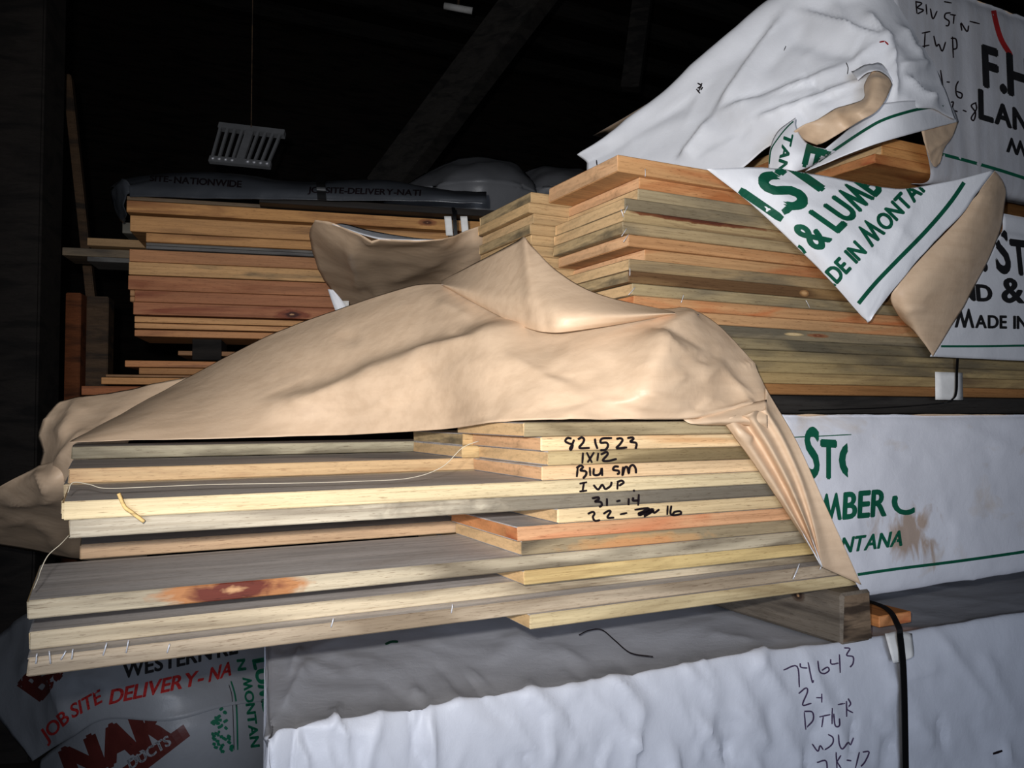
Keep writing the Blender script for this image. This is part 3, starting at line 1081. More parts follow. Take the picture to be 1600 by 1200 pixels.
# the back of the lining, falling away behind the left ends
Sheet('rear_lining', P3([[(300, 588, 1.72), (210, 606, 1.74), (140, 618, 1.76), (91, 629, 1.78)], [(280, 615, 1.70), (190, 632, 1.70), (130, 640, 1.72), (66, 655, 1.78)],
                         [(240, 650, 1.68), (160, 660, 1.66), (100, 668, 1.70), (57, 680, 1.80)], [(200, 690, 1.64), (130, 700, 1.60), (104, 712, 1.66), (64, 706, 1.78)],
                         [(190, 740, 1.64), (130, 745, 1.62), (88, 756, 1.70), (60, 726, 1.80)]]), [M_TAN, M_WHITE], lw, n=10, m=8, amp=.003, scale=7, seed=9, thick=.0008, sharp_cols=True, sharp_rows=True,
      folds=[((126, 622), (96, 690), .012, 10), ((140, 668), (80, 740), .012, 9)])
Sheet('trailing_lining', P3([[(-80, 800, 2.082), (-10, 766, 1.874), (62, 728, 1.752), (95, 722, 1.672), (150, 735, 1.652), (230, 760, 1.672)],
                             [(-80, 815, 2.106), (-10, 788, 1.956), (50, 760, 1.765), (90, 768, 1.703), (150, 790, 1.804), (230, 800, 1.860)],
                             [(-80, 830, 2.169), (-10, 818, 2.122), (50, 806, 1.996), (95, 815, 1.964), (150, 830, 2.026), (230, 840, 2.083)],
                             [(-80, 850, 2.300), (-10, 853, 2.316), (50, 862, 2.340), (100, 872, 2.295), (150, 880, 2.300), (230, 890, 2.300)]]), [M_TAN, M_WHITE], lw, n=10, m=10, amp=.004, scale=6, seed=11, thick=.0008,
      folds=[((60, 735), (78, 772), .012, 6), ((0, 785), (95, 776), .012, 8), ((45, 805), (110, 850), .010, 7), ((0, 820), (50, 806), .010, 8), ((70, 840), (125, 868), .008, 7)])

# ------------------------------------------------------------------ wrapper of the upper bundle
uw = empty('lumber_wrapper', (1.9, 1.11, 1.03), 'wrapper of the upper bundle: white printed triangle flap, tan fold, brown paper behind', 'wrapper')
rows = []
lft = [(1572, 357), (1566, 372), (1540, 420), (1512, 470), (1484, 515), (1459, 557)]
for k, (u, v) in enumerate(lft):
    yy = (1.106, 1.099, 1.097, 1.095, 1.093, 1.096)[k]
    p0 = px(u - 6, v, Y=yy)
    r = []
    for X in (0, .12, .3, .6, 1.0, 1.7):
        zc = p0.z if k else 1.434
        r.append(Vector((p0.x + X * (3.6 - p0.x) / 1.7, yy, p0.z + (.0 if k else 0))))
    rows.append(r)
rows = [[Vector((p.x, yy, zz)) for p in rows[0]] for yy, zz in ((1.9, 1.437), (1.3, 1.437), (1.13, 1.4375), (1.108, 1.4365))] + rows
M_DIMMED = cloth('dimmed_white_wrap', (206, 207, 211), .5, .3, weave=420)  # same white wrap toned down: the front panel's shade is in its colour
ucover = Sheet('closed_cover', rows, [M_DIMMED, M_TAN], uw, n=10, m=8, amp=.002, scale=9, seed=12)
B = [ucover.bvh]
print_text('H. Stolt', (1500, 417), (1690, 440), (-7, -68), B, M_BLACKPRINT, ucover.obj, small=.78, bold=.035)
print_text('Land & Lumber', (1445, 466), (1760, 480), (-3, -38), B, M_BLACKPRINT, ucover.obj, small=.66, bold=.035)
print_text('Made in Montana', (1492, 511), (1760, 518), (0, -29), B, M_BLACKPRINT, ucover.obj, small=.68, bold=.03)
strokes([[(1455, 541), (1530, 541), (1600, 540), (1680, 540)]], 1, (0, 0), 3.4, B, M_GREEN, ucover.obj, 'printed_line')

# white triangular flap
fr = [[(1104, 264, 1.10), (1200, 262, 1.09), (1300, 277, 1.075), (1400, 294, 1.06), (1480, 284, 1.04), (1556, 265, 1.03)],
      [(1144, 295, 1.10), (1220, 300, 1.075), (1300, 308, 1.06), (1390, 316, 1.05), (1460, 312, 1.04), (1528, 300, 1.035)],
      [(1184, 328, 1.095), (1245, 338, 1.065), (1310, 346, 1.05), (1385, 350, 1.045), (1445, 347, 1.04), (1502, 336, 1.035)],
      [(1243, 384, 1.085), (1285, 392, 1.06), (1330, 396, 1.05), (1380, 396, 1.04), (1420, 390, 1.035), (1455, 382, 1.035)],
      [(1304, 446, 1.075), (1327, 450, 1.06), (1350, 450, 1.05), (1372, 448, 1.045), (1392, 442, 1.04), (1410, 434, 1.04)],
      [(1350, 499, 1.07), (1353, 502, 1.068), (1355, 504, 1.066), (1357, 503, 1.064), (1359, 501, 1.062), (1361, 498, 1.06)]]
flap = Sheet('triangle_flap', P3(fr), [M_WHITE, M_TAN], uw, n=9, m=10, amp=.0016, scale=10, seed=13, thick=.0009,
             folds=[((1170, 270), (1240, 320), .004, 7), ((1290, 330), (1400, 430), .003, 10), ((1350, 320), (1440, 390), .003, 10), ((1430, 300), (1380, 420), .004, 9), ((1200, 285), (1330, 300), .003, 6)] + creases(30, (1160, 275, 1500, 470), (20, 130), (25, 70), .0018, 6, 8))
B = [flap.bvh]


def Z3(x, y):
    return 1080 + .325 * x, 220 + .325 * y


def VS(x, y):
    return .325 * x, .325 * y


print_text('Sto', Z3(505, 338), Z3(790, 85), VS(-200, -140), B, M_GREEN, flap.obj, small=.9, bold=.05)
strokes([[(232, 236), (330, 303), (438, 378)]], .325, (1080, 220), 12.5, B, M_GREEN, flap.obj, 'lettering')
strokes([[(440, 345), (482, 318)]], .325, (1080, 220), 12, B, M_GREEN, flap.obj, 'lettering')
print_text('& Lumbe', Z3(612, 530), Z3(965, 190), VS(-140, -98), B, M_GREEN, flap.obj, small=.84, bold=.04)
print_text('ade in Montana', Z3(655, 735), Z3(1200, 160), VS(-80, -78), B, M_GREEN, flap.obj, small=.74, bold=.035)
strokes([[(785, 805), (880, 690), (990, 575), (1130, 432), (1250, 290), (1350, 140)]], .325, (1080, 220), 6.6, B, M_GREEN, flap.obj, 'printed_line')
strokes([[(488, 492), (530, 515), (560, 560)]], .325, (1080, 220), 5, B, M_GREEN, flap.obj, 'lettering')

# tan side fold of that flap
sf = [[(1554, 267, 1.035), (1562, 275, 1.05), (1568, 285, 1.07), (1572, 300, 1.10)],
      [(1524, 306, 1.04), (1540, 304, 1.04), (1556, 306, 1.055), (1571, 312, 1.098)],
      [(1500, 340, 1.042), (1522, 342, 1.035), (1545, 350, 1.05), (1563, 362, 1.096)],
      [(1444, 398, 1.048), (1480, 402, 1.035), (1512, 412, 1.05), (1538, 420, 1.094)],
      [(1404, 444, 1.06), (1440, 450, 1.045), (1480, 460, 1.06), (1512, 470, 1.092)],
      [(1392, 470, 1.08), (1420, 480, 1.06), (1455, 498, 1.07), (1484, 515, 1.092)],
      [(1414, 505, 1.10), (1430, 520, 1.085), (1445, 538, 1.085), (1458, 557, 1.094)]]
Sheet('side_fold', P3(sf), [M_TAN, M_WHITE], uw, n=10, m=8, amp=.0012, scale=8, seed=14, thick=.0009,
      folds=[((1402, 484), (1450, 480), .004, 6), ((1405, 500), (1470, 440), .002, 8), ((1560, 310), (1500, 300), .004, 5)])

# brown paper behind, peeled off the far end of the upper bundle
rb = [[(492, 344, 1.750), (520, 350, 1.700), (593, 373, 1.600), (682, 374, 1.530), (735, 359, 1.632), (828, 326, 1.625)],
      [(484, 368, 1.885), (530, 385, 1.785), (600, 396, 1.715), (682, 394, 1.645), (735, 384, 1.659), (820, 350, 1.625)],
      [(497, 420, 2.070), (545, 425, 2.000), (605, 425, 1.920), (670, 420, 1.850), (730, 405, 1.723), (800, 380, 1.663)],
      [(518, 455, 2.240), (560, 460, 2.180), (610, 458, 2.110), (665, 446, 2.040), (720, 428, 1.802), (780, 405, 1.742)],
      [(552, 500, 2.380), (580, 500, 2.330), (620, 490, 2.260), (665, 475, 2.180), (715, 455, 1.872), (770, 430, 1.812)]]
Sheet('brown_flap', P3(rb), [M_TAN, M_WHITE], uw, n=8, m=8, amp=.003, scale=7, seed=15, thick=.0009,
      folds=[((545, 370), (565, 460), .014, 9), ((560, 400), (600, 480), .012, 8), ((570, 380), (590, 370), .01, 8), ((600, 440), (700, 400), .012, 12), ((595, 395), (690, 388), -.006, 9)])
Sheet('flap_rim', P3([[(519, 350, 1.70), (540, 350, 1.76), (580, 360, 1.74), (640, 370, 1.68), (680, 374, 1.57)], [(521, 351, 1.695), (545, 359, 1.67), (592, 373.5, 1.60), (640, 375, 1.565), (681, 375, 1.54)]]),
      [M_WHITE, M_TAN], uw, n=6, m=4, amp=.001, thick=.0007)
Sheet('flap_edge', P3([[(520, 453, 2.02), (535, 470, 2.02), (555, 500, 2.02)], [(512, 452, 2.03), (520, 475, 2.03), (530, 500, 2.03)]]), [M_WHITE, M_TAN], uw, n=4, m=3, amp=.001, thick=.0007)
def D3(rows):
    return [[px(q[0], q[1], d=q[2]) for q in r] for r in rows]



# ------------------------------------------------------------------ top bundle
tw = empty('lumber_wrapper', (1.7, 1.16, 1.52), 'wrapper of the topmost bundle: crumpled white end with torn opening, handwriting on its dim side', 'wrapper')
YT = 1.15
rows = []
ud = [1420, 1460, 1500, 1540, 1600, 1700, 1900, 2300]
for (yy, zz) in ((1.20, 1.505), (1.152, 1.507), (1.148, 1.60), (1.146, 1.72), (1.148, 1.84), (1.152, 1.925), (1.20, 1.935), (1.6, 1.94), (2.3, 1.93)):
    xl = ux(1464 - 62 * min(1, max(0, (zz - 1.51) / .40)), YT)
    rows.append([Vector((xl + (ux(2300, YT) - xl) * f, yy, zz)) for f in (0, .04, .08, .13, .2, .33, .6, 1)])
M_SHADED = cloth('shaded_white_wrap', (176, 177, 182), .5, .3, weave=420, streak=(40, 40, 3))  # white wrap darkened in colour for the weak flash on this side
tside = Sheet('printed_side', rows, [M_SHADED, M_TAN], tw, n=9, m=8, amp=.0025, scale=8, seed=21, stretch=(2, 1, .4))
B = [tside.bvh]


def Q2(x, y):
    return 1380 + .2667 * x, .2667 * y


k2 = .2667
print_text('F.H. Sto', Q2(590, 502), Q2(1330, 740), (-.04 * 64, -64), B, M_BLACKPRINT, tside.obj, small=.8, bold=.04)
print_text('Land & Lum', Q2(562, 693), Q2(1480, 965), (-1, -46), B, M_BLACKPRINT, tside.obj, small=.72, bold=.035)
print_text('Made in Mon', Q2(722, 888), Q2(1520, 1130), (-1, -24), B, M_BLACKPRINT, tside.obj, small=.74, bold=.03)
strokes([[(300, 893), (500, 945), (700, 1003), (900, 1068)]], k2, (1380, 0), 5, B, M_GREEN, tside.obj, 'printed_line')
strokes([[(635, -10), (655, 110), (690, 230), (750, 330)]], k2, (1380, 0), 8, B, M_RED, tside.obj, 'red_mark')
strokes([[(190, 5), (197, 80)], [(188, 10), (225, 20), (200, 45), (235, 60), (200, 82)], [(250, 25), (255, 85)], [(275, 50), (290, 110), (315, 65)],
         [(395, 75), (365, 80), (360, 105), (385, 125), (380, 150), (365, 150)], [(390, 85), (425, 90)], [(415, 85), (410, 140)],
         [(460, 180), (455, 135), (490, 185), (500, 150)], [(505, 125), (565, 140)], [(355, 10), (400, 18)],
         [(225, 195), (275, 185)], [(245, 190), (240, 280)], [(215, 275), (270, 265)], [(295, 210), (310, 270), (325, 260), (345, 300), (365, 245)],
         [(405, 215), (410, 340)], [(395, 225), (425, 230), (430, 280), (405, 290)], [(335, 410), (350, 515)], [(370, 480), (390, 482)],
         [(440, 475), (425, 510), (430, 560), (455, 575), (460, 550), (430, 535)], [(395, 600), (410, 600), (405, 640), (435, 655)], [(465, 645), (488, 655)],
         [(545, 600), (515, 620), (540, 660), (530, 705), (515, 690), (545, 640), (540, 600)]], k2, (1380, 0), 2.4, B, M_INK, tside.obj, 'handwriting')


def PX3(rows):
    return [[px(q[0], q[1], X=q[2]) for q in r] for r in rows]


# crumpled end
eb = [(916, 300, 1.93), (1000, 296, 1.84), (1100, 285, 1.76), (1154, 267, 1.72), (1202, 228, 1.69), (1250, 214, 1.66), (1310, 190, 1.63), (1370, 176, 1.61), (1425, 170, 1.62), (1462, 172, 1.68), (1494, 186, 1.76)]
et = [(917, 242, 1.95), (952, 218, 1.92), (1000, 179, 1.90), (1050, 139, 1.87), (1102, 92, 1.84), (1150, 50, 1.82), (1210, 2, 1.80), (1290, -30, 1.76), (1350, -50, 1.74), (1385, -50, 1.76), (1392, -30, 1.82)]
em = []
for f, bl in ((.25, .012), (.5, .02), (.78, .02)):
    r = []
    for k, (b, t) in enumerate(zip(eb, et)):
        bow = 8 * math.sin(math.pi * f) if k == 10 else 0
        r.append((b[0] + (t[0] - b[0]) * f + bow, b[1] + (t[1] - b[1]) * f, b[2] + (t[2] - b[2]) * f - bl * (k < 9)))
    em.append(r)
E = [[px(q[0], q[1], d=q[2]) for q in r] for r in [eb] + em + [et]]
E.append([Vector((p.x + .45, p.y + .12, max(1.62, min(1.935, p.z)))) for p in E[-1]])
tend = Sheet('crumpled_end', E, [M_WHITE, M_TAN], tw, n=12, m=12, amp=.003, scale=5, seed=23, thick=.0009,
             folds=[((1061, 252), (1113, 186), .020, 20, 2), ((1113, 186), (1236, 8), .020, 24, 2), ((1120, 182), (1325, 102), .018, 22, 2), ((1150, 160), (1300, 130), -.010, 12),
                    ((1180, 190), (1370, 120), .016, 16, 2), ((1240, 15), (1390, 70), .018, 22, 2), ((1350, 20), (1388, 70), .016, 7), ((1388, 70), (1396, 160), .022, 6),
                    ((1396, 105), (1452, 100), .014, 6), ((1410, 120), (1465, 165), .016, 6), ((1400, 40), (1440, 95), .014, 7), ((1424, 118), (1448, 150), -.012, 5),
                    ((1325, 102), (1388, 66), .012, 6), ((960, 230), (1090, 180), .008, 14), ((1000, 200), (1150, 100), .006, 12), ((1190, 120), (1270, 30), -.008, 12),
                    ((1230, 60), (1340, 90), -.010, 14), ((1300, 0), (1330, 60), .008, 9)] + creases(34, (1240, 60, 1450, 180), (-60, 70), (25, 70), .005, 6, 9) + creases(16, (1060, 150, 1250, 260), (-70, 10), (30, 90), .003, 9, 10))
Bt = [tend.bvh]
strokes([[(1090, 130), (1096, 134), (1090, 138)], [(1097, 130), (1092, 142)], [(1088, 139), (1094, 146)], [(1098, 136), (1095, 141)]], 1, (0, 0), 2.4, Bt, M_INK, tend.obj, 'small_mark')
strokes([[(932, 250), (933, 258)]], 1, (0, 0), 2, Bt, M_INK, tend.obj, 'small_mark')
strokes([[(1322, 98), (1325, 106), (1324, 116)], [(1228, 72), (1225, 79)]], 1, (0, 0), 1.4, Bt, M_INK, tend.obj, 'small_mark')
strokes([[(1374, 66), (1382, 65), (1388, 70)]], 1, (0, 0), 2.4, Bt, M_RED, tend.obj, 'red_mark')

# lower lip with the green line
lip = Sheet('torn_lip', D3([[(1290, 232, 1.62), (1320, 206, 1.62), (1362, 168, 1.598), (1400, 158, 1.593), (1450, 158, 1.663), (1489, 168, 1.781)],
                       [(1272, 254, 1.62), (1310, 230, 1.602), (1360, 200, 1.571), (1410, 184, 1.585), (1455, 176, 1.667), (1494, 178, 1.788)],
                       [(1258, 268, 1.62), (1300, 251, 1.593), (1359, 228, 1.562), (1410, 213, 1.585), (1455, 201, 1.664), (1498, 190, 1.794)]]),
      [M_WHITE, M_TAN], tw, n=10, m=8, amp=.0014, scale=8, seed=25, thick=.0009)


def Q4(x, y):
    return 1150 + .225 * x, 90 + .225 * y


strokes([[(500, 775), (690, 640), (900, 500), (1030, 430), (1200, 375), (1330, 348), (1440, 340)]], .225, (1150, 90), 4.6, [lip.bvh], M_GREEN, lip.obj, 'printed_line')
# inside-out tan strip
Sheet('tan_strip', D3([[Q4(400, 510) + (1.566,), Q4(480, 462) + (1.566,), Q4(570, 430) + (1.566,), Q4(690, 355) + (1.566,), Q4(800, 325) + (1.535,), Q4(890, 282) + (1.544,), Q4(893, 190) + (1.571,), Q4(950, 95) + (1.589,)],
                        [Q4(470, 570) + (1.593,), Q4(540, 520) + (1.575,), Q4(640, 470) + (1.557,), Q4(730, 430) + (1.548,), Q4(840, 380) + (1.508,), Q4(930, 310) + (1.517,), Q4(970, 190) + (1.544,), Q4(1010, 105) + (1.58,)],
                        [Q4(560, 608) + (1.584,), Q4(610, 590) + (1.566,), Q4(690, 545) + (1.552,), Q4(780, 490) + (1.548,), Q4(880, 430) + (1.508,), Q4(985, 365) + (1.517,), Q4(1055, 260) + (1.544,), Q4(1085, 185) + (1.58,)],
                        ]), [M_TAN, M_WHITE], tw, n=7, m=7, amp=.0018, scale=12, seed=27, thick=.0009,
      folds=[((1355, 125), (1392, 128), .006, 5, 1), ((1300, 175), (1330, 180), .004, 5), ((1330, 185), (1370, 160), -.004, 6)])
Sheet('torn_edge', D3([[(1330, 112, 1.611), (1355, 100, 1.616), (1378, 100, 1.625), (1396, 120, 1.634)], [(1340, 124, 1.58), (1360, 112, 1.58), (1380, 112, 1.589), (1394, 130, 1.607)]]),
      [M_WHITE, M_TAN], tw, n=6, m=4, amp=.003, scale=30, seed=31, thick=.0008)
# curled printed strip
cst = Sheet('curled_strip', D3([[(1243, 184, 1.588), (1244, 198, 1.575), (1262, 224, 1.566), (1296, 234, 1.575), (1306, 236, 1.593)],
                           [(1216, 204, 1.588), (1230, 222, 1.561), (1252, 238, 1.552), (1280, 244, 1.566), (1298, 241, 1.588)],
                           [(1203, 232, 1.588), (1222, 246, 1.561), (1245, 253, 1.552), (1270, 251, 1.566), (1287, 248, 1.588)],
                           [(1200, 272, 1.588), (1220, 272, 1.566), (1240, 269, 1.557), (1260, 263, 1.57), (1273, 257, 1.588)]]),
      [M_WHITE, M_TAN], tw, n=8, m=8, amp=.001, scale=12, seed=29, thick=.0009)
B = [cst.bvh]
print_text('TAN', Q4(340, 520), Q4(285, 790), (13, 5), B, M_GREEN, cst.obj, bold=.04)
print_text('E', Q4(500, 600), Q4(465, 740), (38, 8), B, M_GREEN, cst.obj, bold=.06)
strokes([[(412, 432), (350, 490), (290, 565), (245, 640), (232, 740)]], .225, (1150, 90), 2, B, M_GREEN, cst.obj, 'printed_line')
# inner tan corner of the opening
Sheet('tan_corner', D3([[(1440, 203, 1.642), (1470, 197, 1.719), (1497, 190, 1.795)], [(1444, 222, 1.657), (1468, 218, 1.714), (1490, 208, 1.778)], [(1450, 240, 1.677), (1464, 240, 1.708), (1476, 230, 1.744)], [(1461, 260, 1.708), (1465, 261, 1.718), (1469, 256, 1.73)]]),
      [M_TAN, M_WHITE], tw, n=7, m=6, amp=.002, scale=14, seed=33, thick=.0009, folds=[((1450, 238), (1488, 210), .006, 4, 1)])

# boards of the top bundle seen in the opening
ZB = 1.521
g = 'boards'
for (j, u, yy, z, lab, em_) in ((0, 1376, 1.165, 0, 'lowest front board of the top bundle, its corner showing in the torn opening', END_ORANGE), (1, 1387, 1.165, 1, 'second board of the top bundle, above the corner board in the torn opening', END_TAN),
                           (9, 1387, 1.165, 2, 'third board of the top bundle, high in the torn opening', END_TAN),
                           (2, 1210, 1.40, 0, 'lowest set-back board of the top bundle, left of the curled printed strip', END_ORANGE),
                           (3, 1206, 1.40, 1, 'second set-back board up in the top bundle, left of the curled printed strip', END_TAN),
                           (4, 1206, 1.40, 2, 'third set-back board up in the top bundle, left of the curled printed strip', END_TAN),
                           (5, 1206, 1.40, 3, 'fourth set-back board up in the top bundle, left of the curled printed strip', END_ORANGE),
                           (6, 1206, 1.40, 4, 'orange-ended set-back board of the top bundle left of the curled printed strip', END_ORANGE),
                           (7, 1206, 1.40, 5, 'topmost tan-ended board seen left of the curled printed strip', END_PALE)):
    x = ux(u, yy)
    if 2 <= j < 9:
        x = ux(1376, 1.165) + .006 * j
    board(lab, (x, yy, ZB + z * .0203), XE - x, .232, .0199, wood((206, 150, 92), (150, 96, 60), .4), em_, group='boards of the top bundle')
# blocks between the upper and the top bundle
for (x, lab) in ((1.74, 'timber block between the upper and top bundle, in the dark gap at the right edge'), (2.9, 'far timber block between the upper and top bundle')):
    board(lab, (x + .085, 1.16, 1.4425), .85, .085, .05, M_DARKWOOD, M_DARKWOOD, rz=math.pi / 2, name='timber_block', cat='block', bev=.004)

# ------------------------------------------------------------------ white pack at the bottom
bp = empty('wrapped_pack', (.9, 1.2, .12), 'big white wrapped pack at the bottom, marker writing and black strap, carrying the open bundle', 'wrapped pack')
ed = [(430, 1128), (470, 1112), (520, 1102), (600, 1094), (668, 1086), (760, 1069), (860, 1059), (960, 1046), (1060, 1028), (1150, 1010), (1250, 1004), (1330, 1000), (1420, 986), (1500, 974), (1600, 958), (1800, 930), (2300, 900)]
rows = []
Yf = .972
zt = .6115


def pk(yy, zz, dx=0.0, sag=0.0):
    r = []
    for k, (u, v) in enumerate(ed):
        X = ux(u, Yf) + (.175 * (yy - Yf) if k < 6 else 0)
        s = sag * max(0, math.sin(math.pi * min(1, max(0, (X - .2) / .72))))
        r.append(Vector((X, yy, zz - s)))
    l = r[0]
    return [Vector((l.x + .03, min(yy + .03, 2.0), min(zz, .58) - .34)), Vector((l.x - .004, yy, min(zz - .03, .60)))] + r


rows.append(pk(1.62, .20))
rows.append(pk(1.62, zt - .01))
rows.append(pk(1.45, zt, sag=.004))
rows.append(pk(1.28, zt, sag=.012))
rows.append(pk(1.08, zt, sag=.014))
rows.append(pk(1.00, zt + .001, sag=.004))
r = []
edge = pk(Yf, zt - .008)
for k, q in enumerate(edge):
    if k >= 2:
        u, v = ed[k - 2]
        z = px(u, v, Y=Yf).z
        q = Vector((q.x, Yf, z * .6 + (zt - .008) * .4))
    r.append(q)
rows.append(r)
rows.append(pk(Yf - .012, .55))
rows.append(pk(Yf - .02, .44))
rows.append(pk(Yf - .012, .30))
rows.append(pk(Yf, .135))
M_PACK = cloth('white_pack_wrap', (204, 206, 214), .48, .35, weave=420)
pack = Sheet('white_cover', rows, [M_PACK, M_PACK], bp, n=14, m=12, amp=.002, scale=6.5, seed=41, thick=.0009, stretch=(1, 1, .7),
             folds=[((668, 1088), (680, 1260), 0.0124, 7), ((640, 1200), (664, 1095), -0.0050, 8), ((600, 1092), (560, 1260), 0.0062, 12), ((668, 1086), (640, 1078), 0.0074, 8),
                    ((950, 1045), (1010, 1120), 0.0062, 9), ((820, 1062), (860, 1110), 0.0050, 8), ((1170, 1010), (1250, 1120), 0.0087, 9), ((1250, 1005), (1330, 1190), 0.0074, 10), ((1200, 1000), (1175, 1060), 0.0062, 7),
                    ((1140, 1040), (1215, 1180), 0.0074, 12), ((1060, 1030), (1130, 1110), 0.0062, 9), ((1460, 985), (1550, 1110), 0.0087, 12), ((1370, 1010), (1400, 1080), 0.0062, 8), ((1530, 1020), (1590, 1130), 0.0074, 12),
                    ((1400, 1040), (1380, 1180), 0.0074, 12), ((1410, 1060), (1470, 1040), 0.0050, 7), ((1100, 990), (1180, 1003), 0.0062, 7), ((900, 1060), (960, 1130), 0.0050, 10),
                    ((720, 1110), (830, 1180), 0.0037, 14), ((840, 1090), (940, 1180), 0.0043, 14), ((470, 1130), (600, 1150), 0.0037, 14), ((440, 1110), (480, 1040), 0.0087, 8), ((450, 1060), (470, 1010), 0.0050, 7),
                    ((620, 1040), (700, 990), 0.0025, 16), ((760, 1040), (830, 985), 0.0037, 14), ((1020, 1000), (1150, 960), 0.0037, 10)] + creases(60, (430, 1095, 1600, 1200), (50, 115), (40, 130), .007, 7, 11) + creases(34, (980, 1050, 1600, 1200), (40, 100), (50, 130), .011, 9, 14) + creases(30, (640, 1010, 1590, 1090), (30, 80), (30, 90), .0035, 7, 12) + creases(20, (430, 1000, 1000, 1080), (-30, 60), (40, 120), .004, 10, 13))
B = [pack.bvh]
o1 = (1200, 990)
strokes([[(95, 228), (180, 205), (195, 335)], [(200, 185), (205, 210), (245, 215)], [(250, 180), (275, 300), (283, 290)],
         [(310, 170), (320, 235), (350, 250), (380, 230), (370, 210), (335, 230)], [(390, 160), (395, 190), (440, 185)], [(445, 130), (450, 245)],
         [(475, 90), (510, 95), (490, 135), (530, 145), (530, 185), (512, 210)], [(190, 375), (235, 340), (245, 365), (215, 445), (270, 435)], [(300, 400), (340, 400)], [(335, 375), (335, 430)],
         [(225, 490), (235, 600)], [(225, 485), (275, 490), (280, 540), (240, 585)], [(320, 520), (390, 505)], [(345, 520), (335, 585)], [(400, 465), (400, 565)],
         [(410, 500), (420, 575), (445, 575), (445, 530)], [(435, 445), (480, 435)], [(490, 420), (490, 520)], [(500, 405), (515, 440), (490, 470), (530, 495)],
         [(275, 690), (310, 735), (325, 700), (350, 725), (400, 690), (405, 650), (375, 630)], [(440, 630), (445, 690), (465, 720), (500, 680), (515, 695), (535, 650)],
         [(305, 805), (360, 795), (370, 860)], [(425, 740), (430, 850)], [(430, 800), (455, 760)], [(430, 800), (460, 850)], [(490, 790), (520, 795)], [(570, 740), (545, 840)],
         [(590, 740), (630, 740), (605, 800), (580, 830)]], .25, o1, 2.3, B, M_INKV, pack.obj, 'handwriting', lift=.0012)
strokes([[(1551, 1178), (1566, 1173)]], 1, (0, 0), 4, B, M_INK, pack.obj, 'small_mark')
strokes([[(602, 1007), (612, 1003), (622, 1003)]], 1, (0, 0), 4, B, M_GREEN, pack.obj, 'small_mark')
# strap, card and slat on the pack
bx = px(1410, 1020, Y=.95)
band('strap', [(px(1385, 950, Z=.637).x, 1.16, .642), (px(1390, 955, Z=.637).x, 1.05, .6425), Vector((px(1400, 975, Y=.975).x, .972, .634)), px(1407, 1000, Y=.945), px(1412, 1060, Y=.937), px(1415, 1200, Y=.937), px(1416, 1290, Y=.94)],
     (1, .05, 0), .0155, .0015, M_STRAP, bp)
Sheet('card_corner', P3([[(1383, 990, .962), (1405, 986, .960), (1425, 990, .958)], [(1390, 1015, .945), (1408, 1012, .944), (1428, 1022, .942)], [(1396, 1036, .943), (1410, 1034, .942), (1424, 1028, .941)]]),
      [M_CARD], bp, n=4, m=4, amp=.0008, thick=.0012)
xs_ = px(1425, 965, Z=.63).x
p0 = px(1424, 958, Z=.636)
M_SLAT = wood((214, 140, 82), (150, 110, 80), .35)
slt = board('orange wooden slat lying on the white pack beside the timber block', (p0.x, p0.y, .6195), .7, .085, .02, M_SLAT, END_ORANGE, rz=math.radians(90), name='wooden_offcut', cat='offcut')
# a dark thread on the pack
tag(tube('loose_thread', [px(905, 992, Z=.617), px(920, 985, Z=.617), px(940, 984, Z=.617), px(960, 1000, Z=.616), px(985, 1020, Z=.616), px(1020, 1026, Z=.617)], .0011, M_INK, n=5),
    'dark curved thread lying on the white pack below the open boards', 'thread')
for (x, lab) in ((.6, 'timber bunk on the ground under the left of the white pack'), (2.6, 'timber bunk on the ground under the right of the white pack')):
    board(lab, (x + .09, 1.0, 0), .9, .09, .135, M_BLOCK, M_BLOCKEND, rz=math.pi / 2, name='timber_block', cat='block', bev=.004)

# ------------------------------------------------------------------ dim printed pack at the lower left
gp = empty('wrapped_pack', px(200, 1100, d=1.75), 'dim grey wrapped pack at the lower left with red and black printing', 'wrapped pack')




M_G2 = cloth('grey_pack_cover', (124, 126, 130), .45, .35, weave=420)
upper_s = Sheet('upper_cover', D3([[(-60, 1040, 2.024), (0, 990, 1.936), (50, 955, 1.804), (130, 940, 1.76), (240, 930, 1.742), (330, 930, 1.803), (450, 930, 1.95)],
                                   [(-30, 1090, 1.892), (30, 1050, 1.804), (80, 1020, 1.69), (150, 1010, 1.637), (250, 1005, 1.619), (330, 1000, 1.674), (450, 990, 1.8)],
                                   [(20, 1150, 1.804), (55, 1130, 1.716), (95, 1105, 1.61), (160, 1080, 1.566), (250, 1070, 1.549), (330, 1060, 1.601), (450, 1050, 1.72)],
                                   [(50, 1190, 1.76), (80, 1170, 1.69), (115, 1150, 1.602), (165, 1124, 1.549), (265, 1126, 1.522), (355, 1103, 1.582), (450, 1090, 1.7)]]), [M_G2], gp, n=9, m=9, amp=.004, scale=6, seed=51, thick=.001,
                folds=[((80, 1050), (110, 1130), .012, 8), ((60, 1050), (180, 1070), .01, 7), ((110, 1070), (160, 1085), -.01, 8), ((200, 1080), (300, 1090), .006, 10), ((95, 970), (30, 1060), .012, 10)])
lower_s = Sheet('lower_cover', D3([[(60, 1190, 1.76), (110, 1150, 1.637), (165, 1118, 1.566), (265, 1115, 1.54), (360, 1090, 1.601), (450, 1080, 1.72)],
                                   [(60, 1250, 1.76), (110, 1220, 1.628), (170, 1190, 1.566), (265, 1170, 1.531), (360, 1160, 1.582), (450, 1150, 1.7)],
                                   [(60, 1400, 1.76), (110, 1380, 1.654), (170, 1350, 1.584), (265, 1330, 1.566), (360, 1320, 1.638), (450, 1310, 1.78)]]), [M_G2], gp, n=9, m=9, amp=.003, scale=6, seed=52, thick=.001)


